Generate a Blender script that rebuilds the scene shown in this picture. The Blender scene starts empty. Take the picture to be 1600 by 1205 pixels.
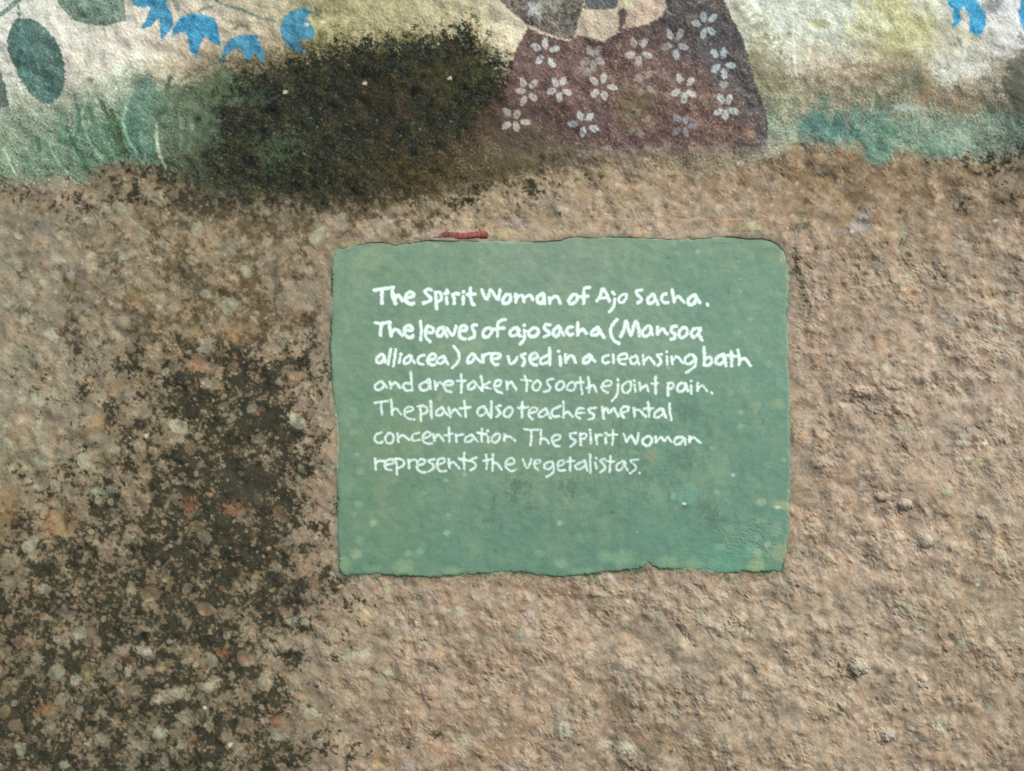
import bpy, math
import numpy as np

# ------------------------------------------------------------------ camera, sky, sun, exposure
SC = bpy.context.scene
COL = SC.collection
S = 0.0007                       # metres per unit of the wall plan (the wall plan is laid out 1600 x 1205 units)
ZC = 1.30                        # height of the middle of the view above the ground

cam_d = bpy.data.cameras.new("camera")
cam = bpy.data.objects.new("camera", cam_d)
COL.objects.link(cam)
CAM_DIST = 1.30
cam_d.sensor_width = 36.0
cam_d.lens = 36.0 * CAM_DIST / (1600 * S)
cam_d.clip_start = 0.01
cam_d.clip_end = 200.0
cam.location = (0, -CAM_DIST, ZC)
cam.rotation_euler = (math.radians(90), 0, 0)
SC.camera = cam

SUN_DIR = np.array([0.66, -0.62, 0.80]); SUN_DIR = SUN_DIR / np.linalg.norm(SUN_DIR)
elev = math.asin(SUN_DIR[2]); azim = math.atan2(SUN_DIR[0], SUN_DIR[1])
world = bpy.data.worlds.new("World"); SC.world = world; world.use_nodes = True
nt = world.node_tree
bg = nt.nodes["Background"]
sky = nt.nodes.new("ShaderNodeTexSky"); sky.sky_type = 'NISHITA'; sky.sun_disc = False
sky.sun_elevation = elev; sky.sun_rotation = azim
sky.air_density = 1.0; sky.dust_density = 4.0; sky.ozone_density = 0.0
nt.links.new(sky.outputs[0], bg.inputs[0]); bg.inputs[1].default_value = 0.145

sun_d = bpy.data.lights.new("sun", 'SUN'); sun_d.energy = 1.15; sun_d.angle = math.radians(32)
sun_d.color = (1.0, 0.985, 0.93)
sun = bpy.data.objects.new("sun", sun_d); COL.objects.link(sun)
from mathutils import Vector
sun.rotation_euler = Vector(tuple(-SUN_DIR)).to_track_quat('-Z', 'Y').to_euler()
sun.location = (1, -1, 3)
SC.view_settings.view_transform = 'Standard'; SC.view_settings.look = 'None'
SC.view_settings.gamma = 1.0; SC.view_settings.exposure = EXPOSURE = 0.54
SC.cycles.filter_width = 1.55

# ------------------------------------------------------------------ noise toolbox
_tiles = {}
def tile(seed, beta, lo=16, hi=230, n=1024):
    k = (seed, beta, lo, hi)
    if k in _tiles: return _tiles[k]
    r = np.random.default_rng(seed * 7919 + int(beta * 10) + lo)
    f = np.fft.rfft2(r.standard_normal((n, n)).astype(np.float32))
    fy = np.fft.fftfreq(n)[:, None] * n; fx = np.fft.rfftfreq(n)[None, :] * n
    m = np.sqrt(fx * fx + fy * fy)
    amp = np.where((m >= lo * 0.6) & (m < hi), np.maximum(m, 1) ** (-beta / 2), 0)
    t = np.fft.irfft2(f * amp, s=(n, n)).astype(np.float32)
    t = (t - t.mean()) / t.std()
    _tiles[k] = t
    return t

def samp(t, u, v):
    n = t.shape[0]
    iu = np.floor(u); iv = np.floor(v)
    fu = (u - iu).astype(np.float32); fv = (v - iv).astype(np.float32)
    iu = iu.astype(np.int64) & (n - 1); iv = iv.astype(np.int64) & (n - 1)
    ju = (iu + 1) & (n - 1); jv = (iv + 1) & (n - 1)
    a = t[iv, iu]; b = t[iv, ju]; c = t[jv, iu]; d = t[jv, ju]
    return (a + (b - a) * fu) * (1 - fv) + (c + (d - c) * fu) * fv

def noise(X, Y, size, seed, beta=2.6, ang=0.0, stretch=1.0, hi=230):
    """fractal noise, largest lumps about `size` units across, mean 0 and spread 1; stretch>1 draws it out along `ang`"""
    out = 0
    if stretch != 1.0:
        c, s = math.cos(ang), math.sin(ang)
        P = (X * c + Y * s) / stretch; Q = -X * s + Y * c
    else:
        P, Q = X, Y
    for q, rot in ((0, 0.43), (1, 2.17)):
        c, s = math.cos(rot + seed), math.sin(rot + seed)
        k = 64.0 / size
        out = out + samp(tile((seed * 3 + q) % 7, beta, 16, hi), (P * c - Q * s) * k + 311 * seed, (P * s + Q * c) * k + 127 * seed)
    return out / 1.4142

def hash2(i, j, seed):
    h = (i.astype(np.int64) * 374761393 + j.astype(np.int64) * 668265263 + seed * 1442695041) & 0x7fffffff
    h = ((h ^ (h >> 13)) * 1274126177) & 0x7fffffff
    h = ((h ^ (h >> 16)) * 1911520717) & 0x7fffffff
    return ((h ^ (h >> 15)) & 0xffffff).astype(np.float32) / float(0x1000000)

def bumps(X, Y, cell, seed, rmin=0.3, rmax=0.62, keep=1.0, p=2.0):
    """rounded grains: height 0..1 and a random number of the winning grain"""
    ci = np.floor(X / cell); cj = np.floor(Y / cell)
    best = np.zeros(X.shape, np.float32); rid = np.zeros(X.shape, np.float32)
    for di in (-1, 0, 1):
        for dj in (-1, 0, 1):
            i = ci + di; j = cj + dj
            px = (i + hash2(i, j, seed)) * cell; py = (j + hash2(i, j, seed + 1)) * cell
            q = hash2(i, j, seed + 2); a = hash2(i, j, seed + 3) * 3.14159
            r = cell * (rmin + (rmax - rmin) * q * q)
            ca, sa = np.cos(a), np.sin(a)
            dx = X - px; dy = Y - py
            d2 = ((dx * ca + dy * sa) / r) ** 2 + ((-dx * sa + dy * ca) / (r * 0.72)) ** 2
            k = hash2(i, j, seed + 4)
            h = np.where((k < keep) & (d2 < 1), (1 - np.minimum(d2, 1)) ** (1 / p), 0) * (0.45 + 0.55 * q)
            m = h > best
            best = np.where(m, h, best).astype(np.float32); rid = np.where(m, hash2(i, j, seed + 5), rid)
    return best, rid

def sstep(x, a, b):
    t = np.clip((x - a) / (b - a), 0, 1)
    return t * t * (3 - 2 * t)

def smoothline(P, closed=False, n=6):
    P = np.array(P, float)
    if len(P) < 3: return P
    if closed: Q = np.vstack([P[-1], P, P[0], P[1]])
    else: Q = np.vstack([2 * P[0] - P[1], P, 2 * P[-1] - P[-2]])
    out = []
    for i in range(1, len(Q) - 2):
        p0, p1, p2, p3 = Q[i - 1], Q[i], Q[i + 1], Q[i + 2]
        for t in np.arange(n) / n:
            out.append(0.5 * ((2 * p1) + (-p0 + p2) * t + (2 * p0 - 5 * p1 + 4 * p2 - p3) * t * t + (-p0 + 3 * p1 - 3 * p2 + p3) * t ** 3))
    if not closed: out.append(P[-1])
    return np.array(out)

def seg_dist(X, Y, P, closed=False):
    d = np.full(X.shape, 1e9, np.float32)
    n = len(P)
    if n == 1: return np.hypot(X - P[0][0], Y - P[0][1]).astype(np.float32)
    for i in range(n if closed else n - 1):
        ax, ay = P[i]; bx, by = P[(i + 1) % n]
        vx, vy = bx - ax, by - ay
        t = np.clip(((X - ax) * vx + (Y - ay) * vy) / (vx * vx + vy * vy + 1e-9), 0, 1)
        d = np.minimum(d, np.hypot(X - ax - t * vx, Y - ay - t * vy))
    return d

def poly_sd(X, Y, P):
    """signed distance, positive inside"""
    d = seg_dist(X, Y, P, True)
    ins = np.zeros(X.shape, bool); n = len(P)
    for i in range(n):
        ax, ay = P[i]; bx, by = P[(i + 1) % n]
        if ay == by: continue
        c = ((ay > Y) != (by > Y)) & (X < (bx - ax) * (Y - ay) / (by - ay) + ax)
        ins ^= c
    return np.where(ins, d, -d)

class Sheet:
    """a rectangular lattice over the wall plan with a height (mm towards the viewer), a colour (sRGB) and an owner per vertex"""
    def __init__(s, xs, ys):
        s.xs, s.ys = xs, ys
        s.X, s.Y = np.meshgrid(xs, ys)
        s.X = s.X.astype(np.float32); s.Y = s.Y.astype(np.float32)
        s.C = np.zeros(s.X.shape + (3,), np.float32); s.H = np.zeros(s.X.shape, np.float32)
        s.L = np.zeros(s.X.shape, np.int32); s.owner = {}
    def win(s, x0, x1, y0, y1):
        i0, i1 = np.searchsorted(s.xs, [x0, x1]); j0, j1 = np.searchsorted(s.ys, [y0, y1])
        return (slice(max(j0 - 1, 0), j1 + 1), slice(max(i0 - 1, 0), i1 + 1))
    def new(s, name, parent=None, label=None, mat=None, kind=None):
        k = len(s.owner) + 1
        s.owner[k] = dict(name=name, parent=parent, label=label, mat=mat, kind=kind)
        return k
    def put(s, w, m, color, own=None, thr=0.5):
        c = np.asarray(color, np.float32)
        s.C[w] += (c - s.C[w]) * m[..., None]
        if own: s.L[w] = np.where(m > thr, own, s.L[w])

def lin(c):
    c = np.clip(np.asarray(c, np.float32) / 255.0, 0, 1)
    return np.where(c <= 0.04045, c / 12.92, ((c + 0.055) / 1.055) ** 2.4)

# ------------------------------------------------------------------ materials
def material(name, rough=0.9, bump=0.35, grain=0.12, grain_scale=900, spec=0.3, streak=False):
    m = bpy.data.materials.new(name); m.use_nodes = True
    t = m.node_tree; N = t.nodes; Lk = t.links
    b = N["Principled BSDF"]
    at = N.new("ShaderNodeAttribute"); at.attribute_name = "pigment"
    co = N.new("ShaderNodeTexCoord")
    mp = N.new("ShaderNodeMapping")
    Lk.new(co.outputs['Object'], mp.inputs[0])
    if streak: mp.inputs['Scale'].default_value = (0.12, 1, 1)
    n1 = N.new("ShaderNodeTexNoise"); n1.inputs['Scale'].default_value = grain_scale; n1.inputs['Detail'].default_value = 3
    n1.inputs['Roughness'].default_value = 0.65
    Lk.new(mp.outputs[0], n1.inputs['Vector'])
    mr = N.new("ShaderNodeMapRange"); mr.inputs[1].default_value = 0.3; mr.inputs[2].default_value = 0.7
    mr.inputs[3].default_value = 1 - grain; mr.inputs[4].default_value = 1 + grain
    Lk.new(n1.outputs[0], mr.inputs[0])
    mul = N.new("ShaderNodeVectorMath"); mul.operation = 'SCALE'
    Lk.new(at.outputs['Color'], mul.inputs[0]); Lk.new(mr.outputs[0], mul.inputs['Scale'])
    Lk.new(mul.outputs[0], b.inputs['Base Color'])
    b.inputs['Roughness'].default_value = rough
    b.inputs['Specular IOR Level'].default_value = spec
    bp = N.new("ShaderNodeBump"); bp.inputs['Strength'].default_value = bump; bp.inputs['Distance'].default_value = 0.0006
    n2 = N.new("ShaderNodeTexNoise"); n2.inputs['Scale'].default_value = grain_scale * 0.7; n2.inputs['Detail'].default_value = 2
    Lk.new(mp.outputs[0], n2.inputs['Vector'])
    Lk.new(n2.outputs[0], bp.inputs['Height']); Lk.new(bp.outputs[0], b.inputs['Normal'])
    return m
M_PLASTER = material("rough_render", 0.92, 0.3, 0.09, 800, 0.25)
M_MURAL = material("weathered_mural_paint", 0.70, 0.4, 0.09, 900, 0.4)
M_SIGN = material("green_sign_paint", 0.6, 0.03, 0.012, 700, 0.35, streak=True)
M_LETTER = material("white_lettering_paint", 0.6, 0.08, 0.015, 700, 0.35)
M_LICHEN = material("lichen_crust", 0.95, 0.6, 0.10, 900, 0.2)
M_SHARD = material("red_clay", 0.95, 0.9, 0.25, 800, 0.3)

GAIN = np.array(ALBEDO_GAIN if 'ALBEDO_GAIN' in globals() else (1.0, 1.0, 1.0), np.float32)

def mesh_part(name, co, faces, colr, mat, parent=None, label=None, kind=None, nrm=None):
    me = bpy.data.meshes.new(name)
    nv, nf = len(co), len(faces)
    me.vertices.add(nv); me.vertices.foreach_set("co", co.astype(np.float32).ravel())
    k = faces.shape[1]
    me.loops.add(nf * k); me.loops.foreach_set("vertex_index", faces.astype(np.int32).ravel())
    me.polygons.add(nf); me.polygons.foreach_set("loop_start", np.arange(0, nf * k, k, dtype=np.int32))
    me.update(calc_edges=True)
    me.polygons.foreach_set("use_smooth", np.ones(nf, bool))
    a = me.attributes.new("pigment", 'FLOAT_COLOR', 'POINT')
    c4 = np.ones((nv, 4), np.float32); c4[:, :3] = colr
    a.data.foreach_set("color", c4.ravel())
    me.materials.append(mat)
    if nrm is not None:
        me.normals_split_custom_set_from_vertices(nrm.astype(np.float32))
    me.update()
    o = bpy.data.objects.new(name, me); COL.objects.link(o)
    if parent: o.parent = parent
    if label: o["label"] = label
    if kind: o["kind"] = kind
    return o

def build_sheet(sh, base_name, root, base_mat, cut=None, yoff=0.0):
    ny, nx = sh.X.shape
    Pm = np.stack([(sh.X - 800) * S, yoff - sh.H / 1000.0, (602.5 - sh.Y) * S + ZC], -1)
    gy, gx = np.gradient(Pm[..., 1], sh.ys * S, sh.xs * S)
    Nn = np.stack([gx, -np.ones_like(gx), -gy], -1)      # surface y=f(x,z): outward is -y
    Nn[..., 2] = -gy
    Nn /= np.linalg.norm(Nn, axis=-1, keepdims=True)
    Cl = lin(sh.C).reshape(-1, 3); P = Pm.reshape(-1, 3); Nf = Nn.reshape(-1, 3)
    j, i = np.mgrid[0:ny - 1, 0:nx - 1]
    a = (j * nx + i).ravel(); F = np.stack([a, a + nx, a + nx + 1, a + 1], 1)
    lab = sh.L[:-1, :-1].ravel()
    if cut is not None:
        keep = ~(cut[:-1, :-1] & cut[1:, 1:]).ravel()
        F = F[keep]; lab = lab[keep]
    order = np.argsort(lab, kind='stable'); F = F[order]; lab = lab[order]
    ids, st = np.unique(lab, return_index=True); en = list(st[1:]) + [len(lab)]
    made = {}
    for k, s0, e0 in zip(ids, st, en):
        f = F[s0:e0]
        u, inv = np.unique(f, return_inverse=True)
        f2 = inv.reshape(-1, 4)
        if k == 0:
            made[0] = mesh_part(base_name, P[u], f2, Cl[u], base_mat, root, nrm=Nf[u]); continue
        if len(f) < 6: 
            ow = sh.owner[k]
        ow = sh.owner[int(k)]
        par = root
        if ow['parent'] and ow['parent'] in made: par = made[ow['parent']]
        made[int(k)] = mesh_part(ow['name'], P[u], f2, Cl[u], ow['mat'] or base_mat, par, ow['label'], ow['kind'], nrm=Nf[u])
    return made

def spaced(a, b, step, out, grow=1.06, big=14):
    xs = list(np.arange(a, b, step)); l, r = [], []
    x = a; s = step
    while x > a - out:
        s = min(s * grow, big); x -= s; l.append(x)
    x = xs[-1]; s = step
    while x < b + out:
        s = min(s * grow, big); x += s; r.append(x)
    return np.array(l[::-1] + xs + r)

# ------------------------------------------------------------------ outline of the sign, on the wall plan
SIGN = [(519,400),(521,391),(527,387),(540,385),(560,381),(575,377),(598,376),(618,381),(640,378),(668,373),(700,374),(760,375),(790,377),
 (850,375),(875,373),(888,369),(905,368),(930,370),(980,368),(1010,370),(1060,373),(1110,370),(1140,367),(1168,371),(1190,370),(1206,374),(1217,381),
 (1227,392),(1231,403),(1232,420),(1233,450),(1231,500),(1232,560),(1234,600),(1234,650),(1235,690),(1236,740),(1233,780),(1232,830),(1228,868),(1225,888),
 (1219,893),(1200,894),(1180,895),(1160,893),(1135,898),(1115,896),(1096,893),(1060,890),(1030,890),(1020,886),(1014,881),(1006,886),(991,890),(965,893),(939,896),
 (900,900),(880,902),(849,900),(824,896),(799,894),(761,896),(729,898),(699,901),(674,903),(640,901),(612,900),(580,898),(562,899),(542,900),(533,897),(529,888),
 (529,869),(526,835),(526,807),(527,780),(525,757),(525,720),(526,695),(524,657),(520,620),(518,590),(515,542),(518,506),(517,480),(519,447),(518,420)]

# ------------------------------------------------------------------ THE WALL: colour, relief, paint
xs = spaced(-24, 1624, 1.5, 760); ys = spaced(-24, 1229, 1.5, 620)
W = Sheet(xs, ys); X, Y = W.X, W.Y
full = (slice(None), slice(None))

def lattice(rows, ylist, X, Y, x0=0, dx=100):
    A = np.array(rows, np.float32)
    if A.ndim == 2: A = A[..., None]
    nyl, nxl = A.shape[:2]
    u = np.clip((X - x0) / dx, 0, nxl - 1.001); v = np.interp(Y, ylist, np.arange(nyl)); v = np.clip(v, 0, nyl - 1.001)
    i = np.floor(u).astype(int); j = np.floor(v).astype(int)
    fu = (u - i)[..., None]; fv = (v - j)[..., None]
    fu = fu * fu * (3 - 2 * fu); fv = fv * fv * (3 - 2 * fv)
    o = (A[j, i] * (1 - fu) + A[j, i + 1] * fu) * (1 - fv) + (A[j + 1, i] * (1 - fu) + A[j + 1, i + 1] * fu) * fv
    return o if o.shape[-1] > 1 else o[..., 0]

wx = noise(X, Y, 60, 1, 2.8) ; wy = noise(X, Y, 60, 2, 2.8)
fx = noise(X, Y, 10, 3, 2.2) ; fy = noise(X, Y, 10, 4, 2.2)
XW = X + 9 * wx + 2.5 * fx; YW = Y + 9 * wy + 2.5 * fy            # wandering coordinates for mould edges

# bare render, light phase, with light falloff to left and bottom left painted in: rows at y, columns every 100
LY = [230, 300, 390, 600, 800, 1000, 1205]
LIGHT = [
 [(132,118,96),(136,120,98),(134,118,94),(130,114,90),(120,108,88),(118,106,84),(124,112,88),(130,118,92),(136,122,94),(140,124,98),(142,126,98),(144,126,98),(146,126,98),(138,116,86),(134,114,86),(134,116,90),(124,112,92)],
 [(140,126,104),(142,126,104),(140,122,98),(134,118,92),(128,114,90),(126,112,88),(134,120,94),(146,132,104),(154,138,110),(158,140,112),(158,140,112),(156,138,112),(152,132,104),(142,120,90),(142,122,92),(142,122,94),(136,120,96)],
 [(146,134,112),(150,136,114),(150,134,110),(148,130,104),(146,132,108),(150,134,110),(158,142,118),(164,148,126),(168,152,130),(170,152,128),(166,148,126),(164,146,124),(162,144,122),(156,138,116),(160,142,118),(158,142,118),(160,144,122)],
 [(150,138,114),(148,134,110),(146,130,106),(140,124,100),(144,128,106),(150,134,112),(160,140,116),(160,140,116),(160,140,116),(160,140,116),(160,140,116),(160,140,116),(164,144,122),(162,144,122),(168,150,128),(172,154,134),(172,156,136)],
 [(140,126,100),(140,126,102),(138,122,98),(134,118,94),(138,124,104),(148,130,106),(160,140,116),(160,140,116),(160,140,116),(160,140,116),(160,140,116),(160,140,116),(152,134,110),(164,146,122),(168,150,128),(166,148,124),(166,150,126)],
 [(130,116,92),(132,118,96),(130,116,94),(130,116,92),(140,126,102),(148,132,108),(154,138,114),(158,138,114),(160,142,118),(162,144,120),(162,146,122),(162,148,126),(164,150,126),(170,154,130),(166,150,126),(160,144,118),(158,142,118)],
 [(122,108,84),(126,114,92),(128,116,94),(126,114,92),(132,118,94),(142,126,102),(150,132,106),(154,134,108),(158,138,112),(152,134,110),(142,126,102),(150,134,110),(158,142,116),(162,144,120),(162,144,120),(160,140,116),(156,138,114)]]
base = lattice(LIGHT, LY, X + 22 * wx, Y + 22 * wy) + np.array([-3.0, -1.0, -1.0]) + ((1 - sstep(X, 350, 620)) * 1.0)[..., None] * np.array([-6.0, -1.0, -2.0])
v1 = noise(X, Y, 70, 5, 2.4); v2 = noise(X, Y, 24, 6, 2.2); v3 = noise(X, Y, 9, 0, 1.8); v4 = noise(X, Y, 45, 2, 2.2)
base = base + v1[..., None] * np.array([6, 4, 2.0]) + v2[..., None] * np.array([5, 5, 5.0]) + v3[..., None] * np.array([5, 5, 5.0])
base += sstep(v4, 0.5, 2.0)[..., None] * np.array([-6, 3, 2.0]) + sstep(-v4, 0.6, 2.0)[..., None] * np.array([4, -3, -9.0])
lum = base.mean(-1, keepdims=True); base = lum + (base - lum) * 0.80 + np.array([0.0, 0.0, 1.0])
patch = noise(X, Y, 110, 3, 2.6); base += (sstep(patch, 0.2, 1.8) * 9 - sstep(-patch, 0.4, 1.8) * 8)[..., None] * np.array([1.0, 1.0, 1.0])
bl = sstep(noise(X, Y, 44, 5, 2.4, hi=90), 0.35, 1.7) * sstep(X, 350, 620); base += (np.array([178, 170, 154.0]) - base) * (0.45 * bl)[..., None]
bl = sstep(noise(X, Y, 52, 0, 2.4, hi=90), 0.5, 1.9) * sstep(X, 350, 620); base += (np.array([138, 122, 100.0]) - base) * (0.4 * bl)[..., None]
# pale lichen freckles, warm sand grains
b1, r1 = bumps(X, Y, 23, 11, 0.12, 0.42, 0.55)
fre = sstep(b1 + 0.10 * v3, 0.12, 0.55) * np.where(r1 > 0.45, 1, 0) * sstep(v1 + v4, -0.8, 1.0)
base += (np.array([176, 178, 158.0]) - base) * (0.62 * fre)[..., None]
b2, r2 = bumps(X, Y, 9, 21, 0.2, 0.5, 0.5)
base += (np.array([150, 122, 96.0]) - base) * (0.4 * sstep(b2, 0.1, 0.6) * np.where(r2 > 0.72, 1, 0))[..., None]
base += (np.array([196, 186, 168.0]) - base) * (0.42 * sstep(b2, 0.2, 0.8) * np.where(r2 < 0.2, 1, 0))[..., None]
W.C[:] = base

# black-green mould: how much of the surface it covers, rows at y, columns every 100
DY = [230, 300, 350, 400, 500, 600, 700, 800, 900, 1000, 1100, 1205]
DEN = [
 [.15,.2,.3,.8,.97,.97,.95,.8,.35,.10,.06,.05,.04,.02,.04,.12,.35],
 [.08,.14,.24,.56,.80,.72,.56,.40,.14,.04,.02,.02,.02,.02,.03,.06,.12],
 [.04,.08,.14,.22,.32,.20,.12,.06,.03,.02,.02,.02,.02,.02,.03,.03,.04],
 [.04,.10,.14,.20,.20,.08,.04,.02,.02,.02,.02,.02,.02,.02,.02,.02,.02],
 [.05,.14,.20,.34,.46,.10,.04,.02,.02,.02,.02,.02,.02,.02,.02,.02,.02],
 [.04,.10,.18,.66,.92,.56,.05,.02,.02,.02,.02,.02,.02,.02,.02,.02,.02],
 [.03,.06,.22,.76,.98,.56,.05,.02,.02,.02,.02,.02,.02,.02,.02,.02,.02],
 [.12,.30,.42,.90,.99,.56,.03,.02,.02,.02,.02,.02,.02,.02,.02,.02,.02],
 [.50,.70,.72,.92,.86,.40,.02,.02,.02,.02,.02,.02,.02,.02,.02,.02,.02],
 [.62,.56,.70,.76,.60,.08,.02,.02,.02,.02,.02,.02,.02,.02,.02,.02,.02],
 [.84,.50,.58,.66,.58,.06,.04,.03,.02,.03,.04,.02,.02,.02,.02,.02,.02],
 [.97,.66,.56,.66,.62,.14,.06,.05,.03,.05,.08,.03,.02,.02,.02,.02,.02]]
den = lattice(DEN, DY, XW + 10 * wx, YW + 10 * wy)
den *= 1 - 0.85 * sstep(X + 14 * wx + 8 * v2, 445, 520) * sstep(Y, 372, 395) * (1 - sstep(Y, 890, 925))     # clean strip beside the sign
den = np.maximum(den, 0.96 * np.exp(-((np.clip(X, 0, None) / 110) ** 2 + ((1190 - np.clip(Y, None, 1190)) / 120) ** 2)))
den = np.maximum(den, 0.9 * np.exp(-(((X - 470) / 22) ** 2 + ((Y - 925) / 26) ** 2)))
mp = 0.72 * noise(X, Y, 74, 4, 2.6) + 0.52 * noise(X, Y, 26, 1, 2.4) + 0.46 * noise(X, Y, 10, 5, 2.6)
mp *= np.sqrt(1.0 / 1.0)
thr = 1.0 * np.interp(den, [0, .02, .05, .1, .2, .3, .4, .5, .6, .7, .8, .9, .95, 1], [5, 4.0, 2.0, .906, .595, .371, .179, 0, -.179, -.371, -.595, -.906, -1.16, -2.2])
mould = sstep(mp - thr, -0.42, 0.34)
mcol = np.array([47, 49, 38.0]) + noise(X, Y, 30, 3, 2.2)[..., None] * np.array([7, 4, 2.0]) + noise(X, Y, 8, 2, 1.6)[..., None] * 6
midt = sstep(mp - thr + 0.75 + 0.35 * noise(X, Y, 12, 6, 2.2), -0.7, 0.7) * sstep(den, 0.05, 0.3)
W.C += (np.array([98, 86, 62.0]) - W.C) * (0.5 * midt)[..., None]
mould = sstep(mp - thr - 0.12, -0.55, 0.5)
mild = sstep(Y, 310, 350) * (1 - sstep(Y, 500, 560))              # thinner, browner growth under the mural
mcol = mcol + mild[..., None] * np.array([22, 14, 6.0])
W.C += (mcol - W.C) * ((0.90 - 0.32 * mild) * mould)[..., None]
# pale and rusty specks that sit on the mould
b3, r3 = bumps(X, Y, 14, 31, 0.12, 0.46, 0.7)
k3 = sstep(b3, 0.12, 0.5) * sstep(mould, 0.3, 0.8) * (X < 620)
W.C += (np.array([168, 160, 136.0]) - W.C) * (0.62 * k3 * (r3 > 0.62) * (1 - 0.5 * (Y < 330)))[..., None]
W.C += (np.array([146, 106, 78.0]) - W.C) * (0.55 * k3 * (r3 < 0.14))[..., None]
b5, r5 = bumps(X, Y, 40, 91, 0.10, 0.44, 0.75, 3.0)
k5 = sstep(b5 + 0.12 * v3, 0.25, 0.55) * (X < 640) * sstep(Y, 290, 340)
for lo_, hi_, cc in ((0.0, .22, (158, 152, 130)), (.22, .42, (150, 128, 104)), (.42, .55, (164, 174, 152)), (.55, .66, (146, 134, 92))):
    W.C += (np.array(cc, float) - W.C) * (0.5 * k5 * ((r5 >= lo_) & (r5 < hi_)))[..., None]

for q, (cx, cy, sx_, sy_) in enumerate([(430, 765, 36, 52), (360, 640, 60, 50), (440, 935, 22, 22), (380, 560, 60, 40), (60, 1150, 60, 50), (330, 900, 80, 60)]):
    b6, r6 = bumps(X[:, :], Y[:, :], 8.5, 101 + q, 0.1, 0.42, 0.8) if q == 0 else (b6, r6)
    g_ = np.exp(-(((X - cx) / sx_) ** 2 + ((Y - cy) / sy_) ** 2))
    W.C += ((np.array([172, 158, 150.0]) if q in (0, 2) else np.array([166, 160, 140.0])) - W.C) * (0.72 * sstep(b6, 0.15, 0.6) * g_ * (r6 > (0.35 if q in (0, 2) else 0.72)))[..., None]

# --- mural ground (limewash, olive and teal), rows at y, columns every 100
UY = [0, 50, 100, 150, 200, 250, 290]
UP = [
 [(200,206,196),(196,200,188),(202,202,188),(192,188,172),(176,172,152),(158,158,122),(164,164,130),(180,178,150),(196,192,168),(190,186,162),(190,186,162),(176,180,160),(212,224,210),(206,218,202),(190,194,152),(196,206,200),(206,214,214)],
 [(206,212,202),(204,206,194),(208,208,194),(196,190,172),(176,170,148),(156,158,118),(164,164,128),(172,168,136),(204,202,178),(190,186,162),(190,186,162),(170,172,148),(202,212,196),(204,212,196),(184,188,144),(176,180,160),(206,212,214)],
 [(200,204,192),(202,202,188),(204,206,192),(178,172,150),(120,112,88),(90,88,62),(84,82,58),(96,90,64),(178,174,146),(190,186,162),(190,186,162),(150,150,124),(176,182,162),(190,188,168),(176,176,148),(196,204,194),(132,126,112)],
 [(172,184,168),(156,168,150),(142,162,144),(96,108,86),(60,62,46),(54,54,40),(56,54,40),(60,56,42),(110,96,84),(120,108,96),(120,108,96),(112,108,90),(150,156,134),(150,146,126),(118,122,104),(158,152,132),(92,96,86)],
 [(136,158,140),(120,142,124),(92,128,110),(86,106,86),(66,72,54),(56,54,40),(56,52,38),(70,62,46),(96,84,70),(120,108,96),(120,108,96),(112,104,90),(142,160,142),(88,128,120),(122,150,134),(128,150,134),(88,108,98)],
 [(124,146,126),(110,138,118),(98,128,108),(84,96,76),(72,74,56),(62,58,44),(66,58,42),(80,72,52),(100,94,74),(124,116,96),(130,122,104),(132,126,108),(152,156,136),(124,148,134),(110,138,122),(130,152,136),(96,104,92)],
 [(124,140,120),(112,132,112),(100,118,98),(84,90,70),(72,72,56),(66,60,46),(66,58,42),(84,76,56),(108,100,78),(134,124,100),(138,128,106),(140,130,108),(150,142,120),(130,140,124),(112,134,118),(126,142,126),(100,100,86)]]
gr = noise(X, Y, 4.2, 5, 1.2)
up = lattice(UP, UY, X + 14 * wx + 5 * fx, Y + 10 * wy + 5 * fy)
up = up + sstep(up.min(-1), 150, 200)[..., None] * np.array([4, 6, 9.0])
g1 = noise(X, Y, 26, 6, 2.0); g2 = noise(X, Y, 6, 3, 1.5); g3 = noise(X, Y, 90, 1, 2.2)
up = up + g3[..., None] * np.array([5, 5, 4.0]) + g1[..., None] * np.array([7, 7, 7.0]) + g2[..., None] * np.array([8, 8, 8.0])
up += sstep(g1 + 0.5 * g2, 0.9, 2.0)[..., None] * np.array([-34, -36, -38.0]) * sstep(Y, 20, 110)[..., None]
EDX = [-800, 0, 60, 110, 150, 200, 250, 300, 330, 500, 700, 790, 850, 900, 1000, 1100, 1180, 1215, 1238, 1300, 1340, 1360, 1385, 1400, 1440, 1470, 1500, 1560, 1600, 2400]
EDY = [280, 283, 278, 286, 264, 258, 262, 282, 300, 306, 302, 286, 268, 256, 262, 262, 256, 240, 224, 226, 234, 246, 256, 238, 228, 240, 250, 246, 240, 250]
edge = np.interp(X, EDX, EDY)
pm = sstep(edge - Y + 5 * wy + 3.2 * fy + 2.2 * g2 + 3 * v2 + 5 * gr, -2.5, 2.5 + 7 * ((X > 300) & (X < 860)))
gv = 0.6 + 0.9 * sstep(Y, 60, 200)
up += (gr * 9 * gv)[..., None] + (gv * sstep(gr, 1.0, 2.2))[..., None] * 16 - (gv * sstep(-gr, 1.0, 2.2))[..., None] * 26
W.C += (up - W.C) * pm[..., None]
grass_band = pm > 0.5

def stain_or_shade(cx, cy, rx, ry, c, a, rough=0.35, w=W):
    q = 2.2
    ww = w.win(cx - q * rx, cx + q * rx, cy - q * ry, cy + q * ry)
    x, y = w.X[ww], w.Y[ww]
    d = np.sqrt(((x - cx) / rx) ** 2 + ((y - cy) / ry) ** 2) + rough * 0.6 * noise(x, y, max(min(rx, ry) * 1.4, 4), int(cx + cy) % 7, 2.2)
    w.put(ww, a * (1 - sstep(d, 0.6, 1.25)), c)

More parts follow.
